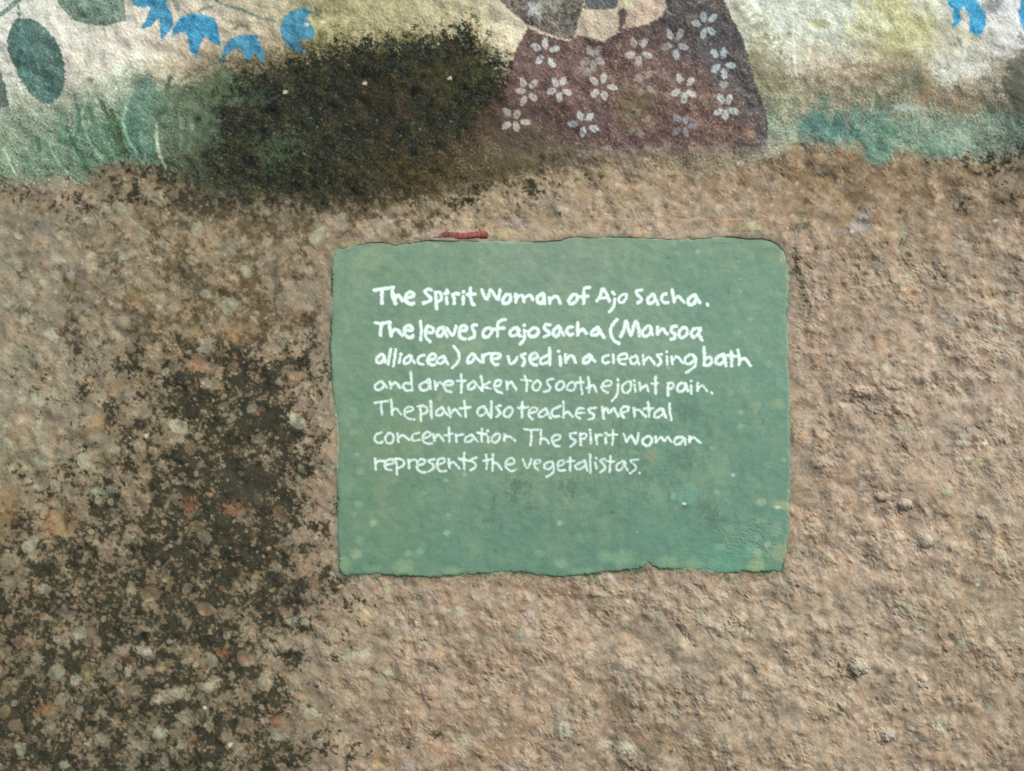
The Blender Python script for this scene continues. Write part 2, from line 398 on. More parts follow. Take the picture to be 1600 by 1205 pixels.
# --- painted shapes of the mural
def shape(P, color, name, k=1.0, org=(0, 0), amp=1.0, alpha=0.95, wear=0.0, vary=9, label=None, own=None, parent=None, soft=0.9, smooth=True):
    P = [(org[0] + p[0] / k, org[1] + p[1] / k) for p in P]
    Q = smoothline(P, True, 4) if smooth else np.array(P, float)
    x0, y0 = Q.min(0) - 6; x1, y1 = Q.max(0) + 6
    ww = W.win(x0, x1, y0, y1); x, y = X[ww], Y[ww]
    sd = poly_sd(x, y, Q) + amp * fx[ww] * 0.8 + amp * 0.7 * g2[ww]
    m = sstep(sd, -soft, soft) * alpha
    m = m * (1 - 0.3 * sstep(gr[ww], 0.9, 2.0))
    if wear: m = m * (1 - wear * sstep(noise(x, y, 9, 5, 1.6) + 0.5 * noise(x, y, 30, 1), 0.5, 1.4))
    if own is None: own = W.new(name, parent, label, M_MURAL)
    c = np.asarray(color, np.float32) + 7 * gr[ww][..., None] + vary * noise(x, y, 12, 2, 1.9)[..., None] + 0.5 * vary * noise(x, y, 40, 4, 2.2)[..., None]
    W.put(ww, m, c, own, 0.45)
    return own
def brush(P, wd, color, name=None, k=1.0, org=(0, 0), alpha=0.9, own=None, taper=0.4, label=None, parent=None, soft=1.0):
    P = [(org[0] + p[0] / k, org[1] + p[1] / k) for p in P]
    Q = smoothline(P, False, 5)
    x0, y0 = Q.min(0) - wd - 4; x1, y1 = Q.max(0) + wd + 4
    ww = W.win(x0, x1, y0, y1); x, y = X[ww], Y[ww]
    d = seg_dist(x, y, Q) + 0.6 * fx[ww] + 0.5 * g2[ww]
    m = (1 - sstep(d, wd / 2 - soft, wd / 2 + soft)) * alpha * (1 - 0.45 * sstep(gr[ww] + 0.6 * g2[ww], 0.3, 1.8))
    if name and own is None: own = W.new(name, parent, label, M_MURAL)
    W.put(ww, m, np.asarray(color, np.float32) + 5 * noise(x, y, 10, 1, 1.8)[..., None], own, 0.45)
    return own

TEAL = (64, 100, 94)
# branches and leaves, upper left
brush([(-40,150),(0,105),(60,60),(140,-10)], 8, (84,122,110), "painted_branch", 4)
brush([(120,40),(125,90),(125,140)], 4, (80,112,100), "painted_leaf_stalk", 4)
lf = shape([(120,125),(190,118),(260,155),(330,225),(380,310),(405,420),(402,520),(370,600),(300,648),(220,615),(140,520),(82,400),(52,300),(60,215),(90,150)], TEAL, "painted_leaf", 4, vary=8, wear=0.12, label="dark teal oval painted leaf with pale veins")
for v in ([(140,190),(150,260),(180,360),(195,480)],[(140,190),(115,270),(100,350)],[(155,230),(220,340),(250,440)],[(160,300),(140,400),(150,470)]):
    brush(v, 3.6, (92,146,142), None, 4, alpha=0.75, own=lf)
shape([(355,-40),(370,20),(410,80),(470,130),(560,158),(650,165),(720,152),(790,132),(782,60),(780,-40)], (92,122,108), "painted_leaf", 4, wear=0.25, vary=12, smooth=False, label="grey green painted leaf cut off at the top edge")
shape([(-60,420),(0,455),(30,530),(50,620),(62,662),(20,670),(-60,680)], (74,92,84), "painted_leaf", 4, wear=0.2, label="dark painted leaf tip at the left edge")
brush([(1330,-10),(1400,30),(1500,60),(1610,105),(1720,140)], 4.5, (88,116,104), "painted_branch", 4, alpha=0.85)
brush([(1080,0),(1110,35),(1110,60)], 8, (96,110,96), "painted_bud", 4, alpha=0.7)
brush([(1240,75),(1290,45),(1330,45)], 4.5, (92,112,100), "painted_bud", 4, alpha=0.8)
brush([(1460,190),(1510,160),(1560,185)], 5, (96,106,90), "painted_bud", 4, alpha=0.8)
brush([(0,100),(30,115),(70,130)], 2.5, (120,130,116), None, 4, (400,0), alpha=0.6)
brush([(1140,40),(1110,110),(1060,200),(1000,280)], 2.6, (190,206,212), None, 4, alpha=0.6)
brush([(380,60),(400,85),(380,95)], 6, (100,116,96), "painted_bud", 4, (400,0), alpha=0.8)
# blue flowers
BL = (48,132,176)
shape([(825,-30),(840,40),(895,52),(942,45),(920,110),(880,182),(940,168),(992,115),(1002,200),(1010,252),(1048,212),(1082,150),(1070,80),(1045,40),(1040,-30)], BL, "painted_blue_flower", 4, vary=8, wear=0.06, smooth=False, label="blue painted flower with pointed petals beside the grey green leaf")
shape([(1072,222),(1082,165),(1140,105),(1200,88),(1290,93),(1350,128),(1370,200),(1382,292),(1330,272),(1285,220),(1252,280),(1227,362),(1188,312),(1170,210),(1130,205)], (44,138,184), "painted_blue_flower", 4, vary=7, wear=0.05, smooth=False, label="blue bell shaped painted flower hanging below the branch")
shape([(344,100),(350,75),(360,62),(376,56),(402,55),(408,70),(416,96),(408,98),(400,84),(392,92),(386,97),(378,78),(368,78),(358,86)], (52,132,170), "painted_blue_flower", 1, vary=8, wear=0.1, smooth=False, label="small worn blue painted flower above the mould")
shape([(150,200),(170,110),(230,60),(300,52),(362,75),(320,100),(330,140),(372,190),(366,240),(320,255),(268,250),(280,290),(322,337),(250,332),(190,280)], (54,130,164), "painted_blue_flower", 4, (400,0), vary=8, wear=0.08, smooth=False, label="blue crescent shaped painted flower beside the olive ground")
shape([(1112,-30),(1128,40),(1160,60),(1150,100),(1165,130),(1140,172),(1175,162),(1215,125),(1190,70),(1222,48),(1265,100),(1262,190),(1310,218),(1350,202),(1372,130),(1365,70),(1325,30),(1290,-30)], (28,146,196), "painted_blue_flower", 4, (1200,0), vary=7, wear=0.04, smooth=False, label="bright blue painted flower at the upper right")
shape([(1590,-30),(1575,60),(1580,130),(1602,185),(1700,200),(1760,60),(1700,-30)], (30,142,194), "painted_blue_flower", 4, (1200,0), vary=7, smooth=False, label="blue painted flower cut by the right edge")
stain_or_shade(1548, 8, 16, 12, (120,128,128), 0.7)
# grass painted in teal strokes
shape([(920,450),(862,530),(815,640),(800,760),(815,880),(850,985),(930,1005),(975,930),(985,840),(1005,760),(1062,625),(1000,570),(955,500)], (76,114,100), "painted_grass_blade", 4, alpha=0.72, vary=10, amp=2.0, soft=2.5, label="broad teal painted grass blade")
rg = np.random.default_rng(5)
for P, c, wdt in [([(790,680),(775,760),(800,860),(860,960)], (142,178,160), 4), ([(640,640),(690,760),(720,860),(760,960)], (88,104,88), 6),
    ([(570,650),(590,780),(640,900),(700,1000)], (92,116,100), 7), ([(540,620),(520,740),(560,880),(640,1000)], (140,164,146), 4),
    ([(480,660),(500,780),(470,900),(530,1010)], (84,112,98), 6), ([(980,780),(985,880),(1010,990),(1040,1050)], (168,178,160), 5),
    ([(1060,480),(1040,560),(1050,640),(980,740)], (84,98,82), 7), ([(700,700),(740,800),(760,900),(800,980)], (80,92,76), 8),
    ([(230,860),(245,900),(240,930)], (84,112,94), 8), ([(20,930),(60,1010),(90,1080)], (152,176,158), 4),
    ([(150,940),(180,1040),(220,1100)], (98,128,110), 5), ([(300,880),(340,980),(420,1080)], (146,170,150), 4),
    ([(1120,500),(1180,470)], (112,118,98), 6), ([(680,480),(740,440),(800,410)], (170,190,174), 6),
    ([(1180,660),(1200,800),(1180,930)], (120,146,126), 7), ([(1300,600),(1320,760),(1280,900)], (82,104,84), 8),
    ([(430,820),(470,930),(540,1040)], (78,112,96), 5), ([(380,700),(400,800),(380,900)], (110,140,120), 7)]:
    brush(P, wdt, tuple(np.array(c) + (np.array(c) - 122) * 0.45), None, 4, alpha=0.85, soft=1.1)
for q in range(46):                                    # short strokes through the grass, left and right
    if q < 26: cx, cy = rg.uniform(-10, 320), rg.uniform(165, 258)
    else: cx, cy = rg.uniform(1230, 1600), rg.uniform(150, 235)
    a = rg.uniform(-0.5, 0.4); l = rg.uniform(14, 34)
    c = [(84,116,102),(160,186,170),(72,100,86),(128,160,142)][rg.integers(4)]
    brush([(cx, cy), (cx + a * l * .3, cy + l * .5), (cx + a * l, cy + l)], rg.uniform(2, 4.5), c, None, alpha=0.45, soft=1.3)
stain_or_shade(1285, 190, 30, 22, (84,122,114), 0.42, 0.9); stain_or_shade(1385, 205, 22, 12, (78,120,104), 0.6); stain_or_shade(1425, 168, 30, 8, (158,180,176), 0.7, 0.6)
stain_or_shade(1460, 235, 40, 14, (120,158,142), 0.6); stain_or_shade(1365, 240, 22, 18, (104,146,134), 0.6); stain_or_shade(1420, 118, 26, 14, (92,110,96), 0.6, 0.7)
stain_or_shade(1600, 130, 26, 60, (84,92,82), 0.8, 0.6); stain_or_shade(1575, 60, 18, 40, (206,212,212), 0.5); stain_or_shade(1500, 215, 30, 18, (150,178,160), 0.4)
stain_or_shade(1200, 115, 26, 40, (120,116,90), 0.6, 1.0); stain_or_shade(1185, 60, 14, 40, (130,128,96), 0.4, 1.0); stain_or_shade(1330, 120, 60, 12, (118,104,88), 0.5, 1.2); stain_or_shade(1410, 85, 26, 8, (150,148,116), 0.5, 1.0); stain_or_shade(1385, 105, 70, 10, (128,116,98), 0.5, 1.0); stain_or_shade(1450, 150, 20, 18, (138,118,94), 0.6, 0.8); stain_or_shade(1500, 165, 30, 12, (120,104,80), 0.55, 0.9)
stain_or_shade(355, 130, 26, 22, (112,140,104), 0.6, 0.8); stain_or_shade(430, 230, 34, 22, (70,92,66), 0.6, 0.9); stain_or_shade(1280, 38, 16, 8, (178,184,136), 0.7)
stain_or_shade(735, 68, 9, 30, (150,132,92), 0.8, 0.7); stain_or_shade(735, 22, 10, 10, (168,176,128), 0.7); stain_or_shade(620, 60, 30, 10, (120,120,72), 0.6, 1.0)
stain_or_shade(760, 175, 30, 30, (90,68,58), 0.6, 0.8); stain_or_shade(640, 250, 60, 24, (84,66,42), 0.5, 0.9)
# mould over the middle of the mural
MB = [(318,150),(345,118),(385,108),(430,112),(450,92),(500,82),(540,66),(590,60),(640,58),(690,52),(722,40),(740,44),(752,62),(765,84),(800,100),(800,140),(790,165),(765,172),(745,200),(712,218),(700,250),(690,290),(560,312),(420,312),(330,300),(300,270),(325,210)]
ww = W.win(240, 880, 10, 380); x, y = X[ww], Y[ww]
sd = poly_sd(x, y, smoothline(MB, True, 3))
sd = sd + 9 * noise(x, y, 26, 3, 2.2) + 6 * noise(x, y, 9, 6, 1.8)
edge_soft = 6 + 30 * sstep(y, 150, 300) + 34 * sstep(-x, -430, -290)
sd = sd + 4 * gr[ww] + 7 * noise(x, y, 15, 1, 2.0)
mm = sstep(sd / edge_soft, -1.0, 1.1)
hole = sstep(noise(x, y, 22, 5, 1.9) + 0.7 * noise(x, y, 7, 2, 1.5), 1.35, 2.3)
mc = np.array([35, 39, 33.0]) + sstep(noise(x, y, 13, 6, 2.0), 0.3, 1.8)[..., None] * np.array([15, 16, 10.0]) + noise(x, y, 50, 1, 2.2)[..., None] * np.array([7, 4, 1.0]) + noise(x, y, 8, 4, 1.5)[..., None] * 7
mc += (sstep(y, 190, 290) * sstep(x, 480, 640))[..., None] * np.array([17, 9, 0.0]) + sstep(noise(x, y, 40, 2, 2.0), 0.8, 2)[..., None] * np.array([14, 18, 4.0])
OWN_MOULD = W.new("mould_patch", None, "black green mould growing over the painted wall", M_LICHEN, "stuff")
mc += (gr[ww] * 7)[..., None] + sstep(noise(x, y, 19, 2, 1.8) + 0.5 * gr[ww], 0.8, 2.2)[..., None] * np.array([26, 30, 18.0])
W.put(ww, mm * (1 - 0.5 * hole) * 0.95, mc, OWN_MOULD, 0.6)
b4, r4 = bumps(x, y, 9, 41, 0.06, 0.26, 0.7)
W.put(ww, 0.6 * sstep(b4, 0.1, 0.5) * (mm > 0.4) * (r4 > 0.78), (146, 150, 128))
stain_or_shade(435, 235, 26, 20, (78, 100, 74), 0.65, 1.0); stain_or_shade(350, 135, 24, 20, (104, 132, 98), 0.6, 1.0); stain_or_shade(400, 155, 16, 12, (78, 104, 92), 0.5, 1.0); stain_or_shade(700, 120, 40, 26, (74, 74, 44), 0.5, 1.1); stain_or_shade(600, 160, 50, 26, (62, 50, 42), 0.5, 1.1); stain_or_shade(300, 190, 40, 40, (92, 112, 92), 0.55, 1.1)

# skirt, sleeve, hands of the painted woman
K3 = 1600 / 450.0; O3 = (780, 0)
SK = [(160,150),(230,190),(330,215),(390,225),(430,190),(480,200),(570,228),(640,200),(690,165),(740,160),(830,140),(900,95),(925,50),(905,-40),(1235,-40),(1262,30),(1300,110),(1340,180),(1375,280),(1400,380),(1430,480),(1470,580),(1495,680),(1492,760),(1470,820),(1380,845),(1200,835),(1000,830),(800,840),(640,850),(520,870),(400,900),(200,900),(20,820),(-60,700),(20,560),(60,420),(85,300),(120,230)]
ww = W.win(740, 1240, -40, 290); x, y = X[ww], Y[ww]
Q = np.array([(O3[0] + a / K3, O3[1] + b / K3) for a, b in SK])
sd = poly_sd(x, y, Q) + 1.0 * fx[ww] + 0.8 * g2[ww]
low = sstep(y, 150, 262)
lf_ = sstep(-x, -880, -770) * sstep(y, 110, 190)
sm = sstep(sd / (1.2 + 16 * sstep(y, 205, 250) + 22 * lf_), -1, 1)
wearn = noise(x, y, 7, 3, 1.4) + 0.7 * noise(x, y, 34, 6, 2.0)
cent = np.exp(-(((x - 990) / 46) ** 2 + ((y - 150) / 52) ** 2)) + 0.9 * np.exp(-(((x - 1095) / 60) ** 2 + ((y - 175) / 50) ** 2)) + 0.7 * np.exp(-(((x - 940) / 60) ** 2 + ((y - 100) / 30) ** 2))
worn = sstep(wearn + 1.2 * cent + 1.6 * sstep(y, 215, 262), 0.9, 2.4)
maroon = np.array([80, 62, 63.0]); navy = np.array([54, 57, 64.0])
tn = sstep((x - 1075) / 60 + (95 - y) / 55 + 0.35 * noise(x, y, 40, 5, 2.2), -0.6, 0.8)
tn = np.maximum(tn, sstep(x - y * 0.2, 1090, 1150) * 0.9)
sc = maroon + (navy - maroon) * tn[..., None]
sc = sc + noise(x, y, 30, 2, 2.0)[..., None] * np.array([7, 5, 4.0]) + noise(x, y, 6, 1, 1.5)[..., None] * 6
OWN_SKIRT = W.new("painted_skirt", None, "maroon and dark blue painted skirt strewn with white flowers", M_MURAL)
W.put(ww, sm * 0.96, sc, OWN_SKIRT, 0.5)
spk = sstep(noise(x, y, 5, 6, 1.3) + 0.8 * cent + 0.5 * noise(x, y, 26, 2, 2.0) + 0.8 * sstep(y, 200, 250), 0.9, 2.0)
W.put(ww, sm * spk * 0.55, np.array([160, 140, 124.0]))
W.put(ww, sm * worn * (0.7 + 0.2 * gr[ww]).clip(0.3, 1), np.array([150, 132, 112.0]) + 12 * noise(x, y, 20, 4, 2)[..., None])
W.put(ww, sm * sstep(y + 5 * noise(x, y, 30, 1), 222, 246) * (0.55 + 0.4 * sstep(gr[ww], -0.3, 1.4)), np.array([142, 140, 130.0]) + 22 * gr[ww][..., None])
stain_or_shade(990, 165, 26, 26, (104, 98, 62), 0.6, 0.9); stain_or_shade(820, 210, 60, 34, (74, 66, 48), 0.55, 0.8); stain_or_shade(1165, 205, 18, 12, (150, 118, 98), 0.5, 0.9)
stain_or_shade(860, 245, 60, 22, (86, 84, 60), 0.6, 0.8); stain_or_shade(800, 250, 40, 30, (70, 68, 48), 0.6, 0.8)
sl = shape([(-30,-40),(0,0),(60,60),(160,140),(250,180),(330,205),(395,218),(430,180),(440,120),(465,50),(480,-40)], (80,79,76), "painted_sleeve", K3, O3, vary=17, wear=0.45, smooth=False, label="dark painted sleeve with small white flowers")
brush([(20,65),(160,148),(300,198),(400,222),(430,185)], 1.6, (182,160,140), None, K3, O3, alpha=0.6)
shape([(480,-40),(620,-40),(660,0),(650,50),(560,55),(470,50)], (70,80,84), "painted_cuff", K3, O3, vary=10, wear=0.3, smooth=False)
shape([(465,55),(560,58),(640,60),(668,90),(675,150),(640,190),(575,230),(520,205),(432,180),(440,130)], (192,184,164), "painted_hand", K3, O3, vary=9, wear=0.25, smooth=False, amp=1.6, soft=1.6, label="pale painted hand at the waist, left one")
shape([(705,70),(760,30),(860,-10),(905,10),(920,45),(880,90),(800,140),(740,158),(690,140),(690,110)], (182,166,152), "painted_hand", K3, O3, vary=9, wear=0.28, smooth=False, amp=1.6, soft=1.6, label="pinkish painted hand at the waist, right one")
for q in range(9): brush([(655 + q, 70 + 14 * q), (610 - 3 * q, 76 + 14 * q)], 1.2, (150,134,112), None, K3, O3, alpha=0.5, soft=0.6)
for q in range(7): brush([(700, 72 + 14 * q), (780 - 5 * q, 68 + 13 * q)], 1.2, (120,106,96), None, K3, O3, alpha=0.5, soft=0.6)
shape([(660,60),(690,50),(712,80),(690,150),(660,190),(668,120)], (74,66,64), "painted_sash", K3, O3, vary=8, smooth=False)
brush([(920,60),(960,90),(1000,75)], 1.8, (176,180,172), None, K3, O3, alpha=0.6); brush([(1080,40),(1120,10),(1160,-10)], 1.6, (166,170,166), None, K3, O3, alpha=0.6)
FL = [((852,84),[(205,263),(255,240),(307,272),(225,333),(292,350)],1.0,(180,192,192)),
 (0,[(505,280),(548,278),(480,340),(558,338),(522,365)],.72,(166,170,168)), (0,[(747,240),(802,243),(725,308),(820,308),(773,342)],.85,(176,180,174)),
 (0,[(950,195),(1002,197),(930,258),(1022,260),(985,303)],.82,(164,176,180)), (0,[(1133,95),(1187,100),(1093,133),(1177,168),(1135,187)],.85,(164,184,190)),
 (0,[(1197,297),(1247,293),(1200,383),(1288,363),(1250,412)],.92,(164,184,192)), (0,[(133,463),(190,470),(118,510),(187,543),(135,563)],.85,(176,178,168)),
 (0,[(312,463),(355,455),(290,512),(378,517),(333,545)],.88,(178,184,180)), (0,[(525,450),(580,433),(628,488),(530,520),(583,533)],.95,(184,188,180)),
 (0,[(773,443),(830,418),(785,515),(835,505)],.6,(160,164,158)), (0,[(1002,438),(1062,457),(978,520),(1065,525),(1025,550)],.82,(186,196,194)),
 (0,[(1233,550),(1278,552),(1217,620),(1302,617),(1257,642)],.88,(180,194,196)), (0,[(45,625),(98,638),(40,698),(95,705),(147,680)],.85,(180,180,170)),
 (0,[(450,650),(502,655),(408,692),(525,718),(463,738)],.86,(178,192,194)), (0,[(720,650),(768,637),(820,668),(735,730),(783,738)],.55,(142,156,130)),
 (0,[(985,660),(1035,665),(985,730),(1075,705),(1035,742)],.7,(146,158,172)),
 (0,[(905,262),(940,255),(925,280)],.5,(140,136,128)), (0,[(1248,470)],.8,(176,180,178)), (0,[(1375,735),(1400,745)],.5,(170,130,110))]
SL = [(0,[(180,33),(215,40),(178,73),(218,90)],.8,(172,182,180)), (0,[(272,15),(318,5),(312,45),(345,0)],.6,(160,166,164)), (0,[(470,385),(490,405),(510,395)],.5,(160,158,152))]
for gset, par in ((FL, OWN_SKIRT), (SL, sl)):
    for (_, pts, al, c) in gset:
        fo = W.new("painted_white_flower", par, None, M_MURAL)
        cx = sum(p[0] for p in pts) / len(pts); cy = sum(p[1] for p in pts) / len(pts)
        for (a, b) in pts:
            px, py = O3[0] + a / K3, b / K3
            an = math.atan2(b - cy, a - cx); ca, sa = math.cos(an), math.sin(an)
            ww = W.win(px - 14, px + 14, py - 14, py + 14); x, y = X[ww], Y[ww]
            dx, dy = x - px, y - py
            rr = 8.6 if al > .7 else 7.6
            d = np.sqrt(((dx * ca + dy * sa) / rr) ** 2 + ((-dx * sa + dy * ca) / (rr * 0.62)) ** 2) + 0.09 * fx[ww] + 0.08 * g2[ww]
            x_jit = 1
            m = (1 - sstep(d, 0.8, 1.1)) * min(1, al * 1.12) * (1 - 0.35 * sstep(noise(x, y, 5, 3, 1.5), 0.2, 1.4)) * (1 - 0.4 * sstep(gr[ww] + worn[0, 0] * 0, 0.5, 1.8))
            W.put(ww, m, np.asarray(c, np.float32) + 7 * noise(x, y, 5, 1, 1.6)[..., None] - 22 * (1 - sstep(d, 0.0, 0.5))[..., None], fo, 0.3)
# white drips upper right
brush([(1237,-30),(1240,40),(1242,90),(1244,118)], 4.2, (226,232,222), "paint_drip", alpha=0.75, soft=1.4)
brush([(1250,-10),(1252,40),(1249,80)], 2, (226,234,224), None, alpha=0.4)

# --- notable marks on the bare render
def spot(cx, cy, rx, ry, c, a=0.8, name="lichen_patch", h=0.35, sheet=None, mat=None, thr=0.42, rough=0.55):
    sh = sheet or W
    ww = sh.win(cx - 2 * rx, cx + 2 * rx, cy - 2 * ry, cy + 2 * ry)
    x, y = sh.X[ww], sh.Y[ww]
    d = np.sqrt(((x - cx) / rx) ** 2 + ((y - cy) / ry) ** 2) + rough * 0.34 * noise(x, y, max(5, min(rx, ry)), int(cx * 3 + cy) % 7, 2.0)
    m = (1 - sstep(d, 0.7, 1.15)) * a
    own = sh.new(name, None, None, mat or M_LICHEN) if name and min(rx, ry) >= 4.5 and a > 0.45 else None
    sh.put(ww, m, np.asarray(c, np.float32) + 5 * noise(x, y, 6, 1, 1.6)[..., None], own, min(thr, 0.6 * a))
    sh.H[ww] += h * m
MINT = (166, 178, 156); PALE = (186, 182, 162); GREY = (160, 160, 140)
for p in [(62,720,11,10,MINT),(12,695,8,8,MINT),(85,402,9,14,GREY),(85,430,9,12,GREY),(195,402,9,6,MINT),(78,525,11,10,MINT),(355,478,12,13,MINT),(325,540,12,16,GREY),
 (150,768,12,8,MINT),(172,766,10,7,MINT),(200,842,9,9,GREY),(153,706,9,6,MINT),(225,1017,14,8,PALE),(190,1018,12,10,(150,140,122)),(124,990,11,10,MINT),(118,1062,9,9,MINT),(58,1030,9,11,(164,156,138)),
 (278,1082,18,10,GREY),(245,1092,9,8,PALE),(325,1073,11,8,MINT),(290,1120,15,12,GREY),(250,1146,12,9,MINT),(218,1165,14,9,GREY),(160,1155,14,11,(150,148,128)),(200,1050,6,10,PALE),(100,1195,9,6,MINT),(393,985,10,14,(170,158,136)),(258,1190,7,11,GREY),
 (455,972,9,8,MINT),(475,972,7,7,MINT),(568,965,9,13,(160,150,120)),(577,984,8,6,GREY),(570,1022,10,9,MINT),(606,1050,7,7,MINT),(590,1062,10,10,GREY),(635,978,10,8,(170,166,160)),(655,975,7,7,PALE),(716,958,12,9,MINT),(652,925,10,9,GREY),
 (680,1002,18,9,GREY),(725,1155,10,10,MINT),(770,1128,9,7,PALE),(412,1125,7,6,PALE),(440,1152,14,6,GREY),(640,1198,14,7,(170,170,166)),(780,1065,9,8,GREY),
 (945,1165,13,8,(190,192,172)),(975,1168,12,10,(190,192,172)),(1003,1172,9,8,GREY),(878,1118,12,10,GREY),(880,1145,10,13,(160,166,150)),(844,1142,10,7,(168,160,156)),(828,960,10,7,(186,182,178)),(926,1010,8,6,(192,182,164)),(980,1032,9,6,PALE),(1008,1050,11,7,PALE),
 (814,992,9,9,MINT),(944,930,9,14,GREY),(955,905,6,8,(190,190,186)),(905,1036,6,6,PALE),(1025,962,7,7,MINT),(975,970,10,9,PALE),(1105,970,11,8,PALE),
 (1412,945,16,12,GREY),(1442,978,14,10,(160,162,146)),(1508,1001,9,6,MINT),(1467,1133,12,10,(176,186,164)),(1560,1131,8,7,PALE),(1290,1160,7,6,MINT),(1478,913,9,6,GREY),
 (1416,627,10,5,(174,180,152)),(1478,766,13,7,MINT),(1450,838,11,9,(170,172,152)),(1405,840,9,8,PALE),(1412,672,22,8,GREY),(1480,658,24,9,(158,158,142)),(1508,680,10,22,(156,158,144)),(1332,722,5,4,(196,186,178)),(1305,838,10,8,(176,164,154)),(1335,604,16,7,(174,160,142)),
 (1408,750,12,14,(162,158,142)),(1531,723,8,6,(186,180,146)),(1358,450,8,6,(180,184,156)),(1340,538,9,8,(176,172,152)),(1385,573,9,6,(178,180,148)),(1425,384,8,12,(170,164,144)),(1413,368,5,7,MINT),(1310,566,9,6,(162,160,136)),(1288,515,8,6,GREY),(1510,530,10,7,(168,162,142)),(1563,513,9,5,MINT),
 (1345,352,16,12,(150,152,156)),(1352,333,10,8,(146,148,150)),(1312,362,14,6,(152,146,138)),(1275,376,8,8,(168,150,132))]:
    spot(*p[:5], a=0.62)
for p in [(30,485,12,9),(215,462,18,6),(190,443,5,6),(1355,345,7,4),(1242,424,7,9),(1252,450,3.5,13),(1258,468,3,9),(1264,486,3,11),(1238,682,4,14),(1240,358,8,6),(1258,352,8,6),(1170,362,15,3),(1478,436,4,14),(1410,378,4,6)]:
    stain_or_shade(*p, (62,72,58), 0.6, 0.9)
stain_or_shade(975, 1095, 26, 18, (104,94,74), 0.55, 0.9); stain_or_shade(1025, 1160, 18, 26, (110,98,78), 0.5, 0.9); stain_or_shade(1325, 1058, 14, 16, (92,92,72), 0.5, 0.5)  # the last one paints in the shade left-below the embedded stone
stain_or_shade(455, 925, 26, 20, (62,60,54), 0.5, 0.8); stain_or_shade(400, 760, 30, 40, (62,58,52), 0.5, 0.9); stain_or_shade(365, 795, 18, 10, (148,114,86), 0.75, 0.7); stain_or_shade(296, 790, 10, 12, (146,104,72), 0.7, 0.7)
stain_or_shade(90, 815, 26, 20, (150,116,80), 0.5, 0.9); stain_or_shade(155, 660, 14, 9, (158,130,90), 0.6, 0.6); stain_or_shade(10, 800, 20, 30, (140,108,74), 0.5, 0.8); stain_or_shade(370, 520, 24, 16, (146,118,80), 0.45, 0.8); stain_or_shade(215, 465, 16, 12, (160,134,92), 0.5, 0.6)
stain_or_shade(310, 570, 9, 10, (150,104,78), 0.6, 0.6); stain_or_shade(433, 1125, 10, 10, (148,108,78), 0.7, 0.5); stain_or_shade(70, 1110, 16, 10, (150,110,74), 0.6, 0.7); stain_or_shade(345, 1020, 12, 6, (150,106,70), 0.6, 0.7)
stain_or_shade(790, 366, 26, 5, (168,160,110), 0.6, 0.6); stain_or_shade(1175, 357, 16, 7, (176,178,132), 0.6, 0.6); stain_or_shade(545, 383, 20, 5, (160,158,104), 0.6, 0.6)
stain_or_shade(1255, 610, 14, 10, (172,170,138), 0.5, 0.6)
for cx, cy in [(228,681),(480,40),(447,145),(505,35),(703,122),(570,130),(360,1163),(321,1105),(1527,913),(1540,692),(1332,362),(240,100),(1555,345)]:
    stain_or_shade(cx, cy, 4, 3.2, (214,216,204), 0.85, 0.3)
# green paint overrun round the sign
SGP = np.array(SIGN, float)
ww = W.win(490, 1265, 345, 930); x, y = X[ww], Y[ww]
sds = poly_sd(x, y, SGP)
rim = sstep(sds + 4 * noise(x, y, 26, 4, 2.0) + 2 * noise(x, y, 8, 2, 1.8), -9, -3)
W.put(ww, (0.3 + 0.45 * sstep(y, 840, 900)) * rim * sstep(noise(x, y, 50, 2, 2.2), -1.2, 0.6), np.array([84, 104, 84.0]) + 10 * noise(x, y, 12, 3)[..., None])

# --- relief
def relief(X, Y, pmask, fx_, fy_):
    rough = 1 - pmask
    big = 1.5 * noise(X, Y, 240, 2, 3.0)
    mid = 0.45 * noise(X, Y, 70, 4, 3.4, hi=60)
    q = 1.25 * noise(X, Y, 84, 6, 2.6, hi=120) + 0.22 * noise(X, Y, 18, 0, 2.6, hi=70)
    fl = np.floor(q); fr = q - fl
    flake = (fl + sstep(fr, 0.0, 0.16)) * 0.55                       # eroded scarps where a skin has flaked away
    q2 = 1.1 * noise(X, Y, 34, 3, 2.4) + 0.25 * noise(X, Y, 9, 2, 2.2)
    fl2 = np.floor(q2); flake += (fl2 + sstep(q2 - fl2, 0.0, 0.2)) * 0.27
    Xb = X + 1.6 * fx_; Yb = Y + 1.6 * fy_
    L1, _ = bumps(Xb, Yb, 12, 51, 0.3, 0.66, 0.85, 1.7)
    L2, _ = bumps(Xb, Yb, 38, 61, 0.16, 0.5, 0.45)
    L3, _ = bumps(X, Y, 8, 71, 0.3, 0.6, 0.7)
    pits = -np.clip(noise(X, Y, 16, 1, 2.4) - 1.3, 0, 2) * 1.3
    fine = 0.13 * noise(X, Y, 7, 5, 2.2)
    patchy = 0.45 + 0.75 * sstep(noise(X, Y, 130, 5, 2.4), -1.0, 1.2)
    coarse = mid + flake * patchy + (0.50 * L1 + 0.85 * L2 + 0.26 * L3 + 0.9 * pits) * patchy + 0.8 * fine
    sm = 0.25 * mid + 0.16 * L3 + 0.5 * fine + 0.14 * noise(X, Y, 14, 6, 2.2)
    return big, coarse, sm
big, coarse, smo = relief(X, Y, pm, fx, fy)
pmh = sstep(edge - Y + 12 * wy, -20, 26)
calm = (0.34 + 0.45 * sstep(X, 430, 640)) * (1 - 0.35 * sstep(-Y, -420, -340))
W.H += big + coarse * (1 - pmh) * calm * 1.0 + (smo * 1.0 + 1.2) * pmh
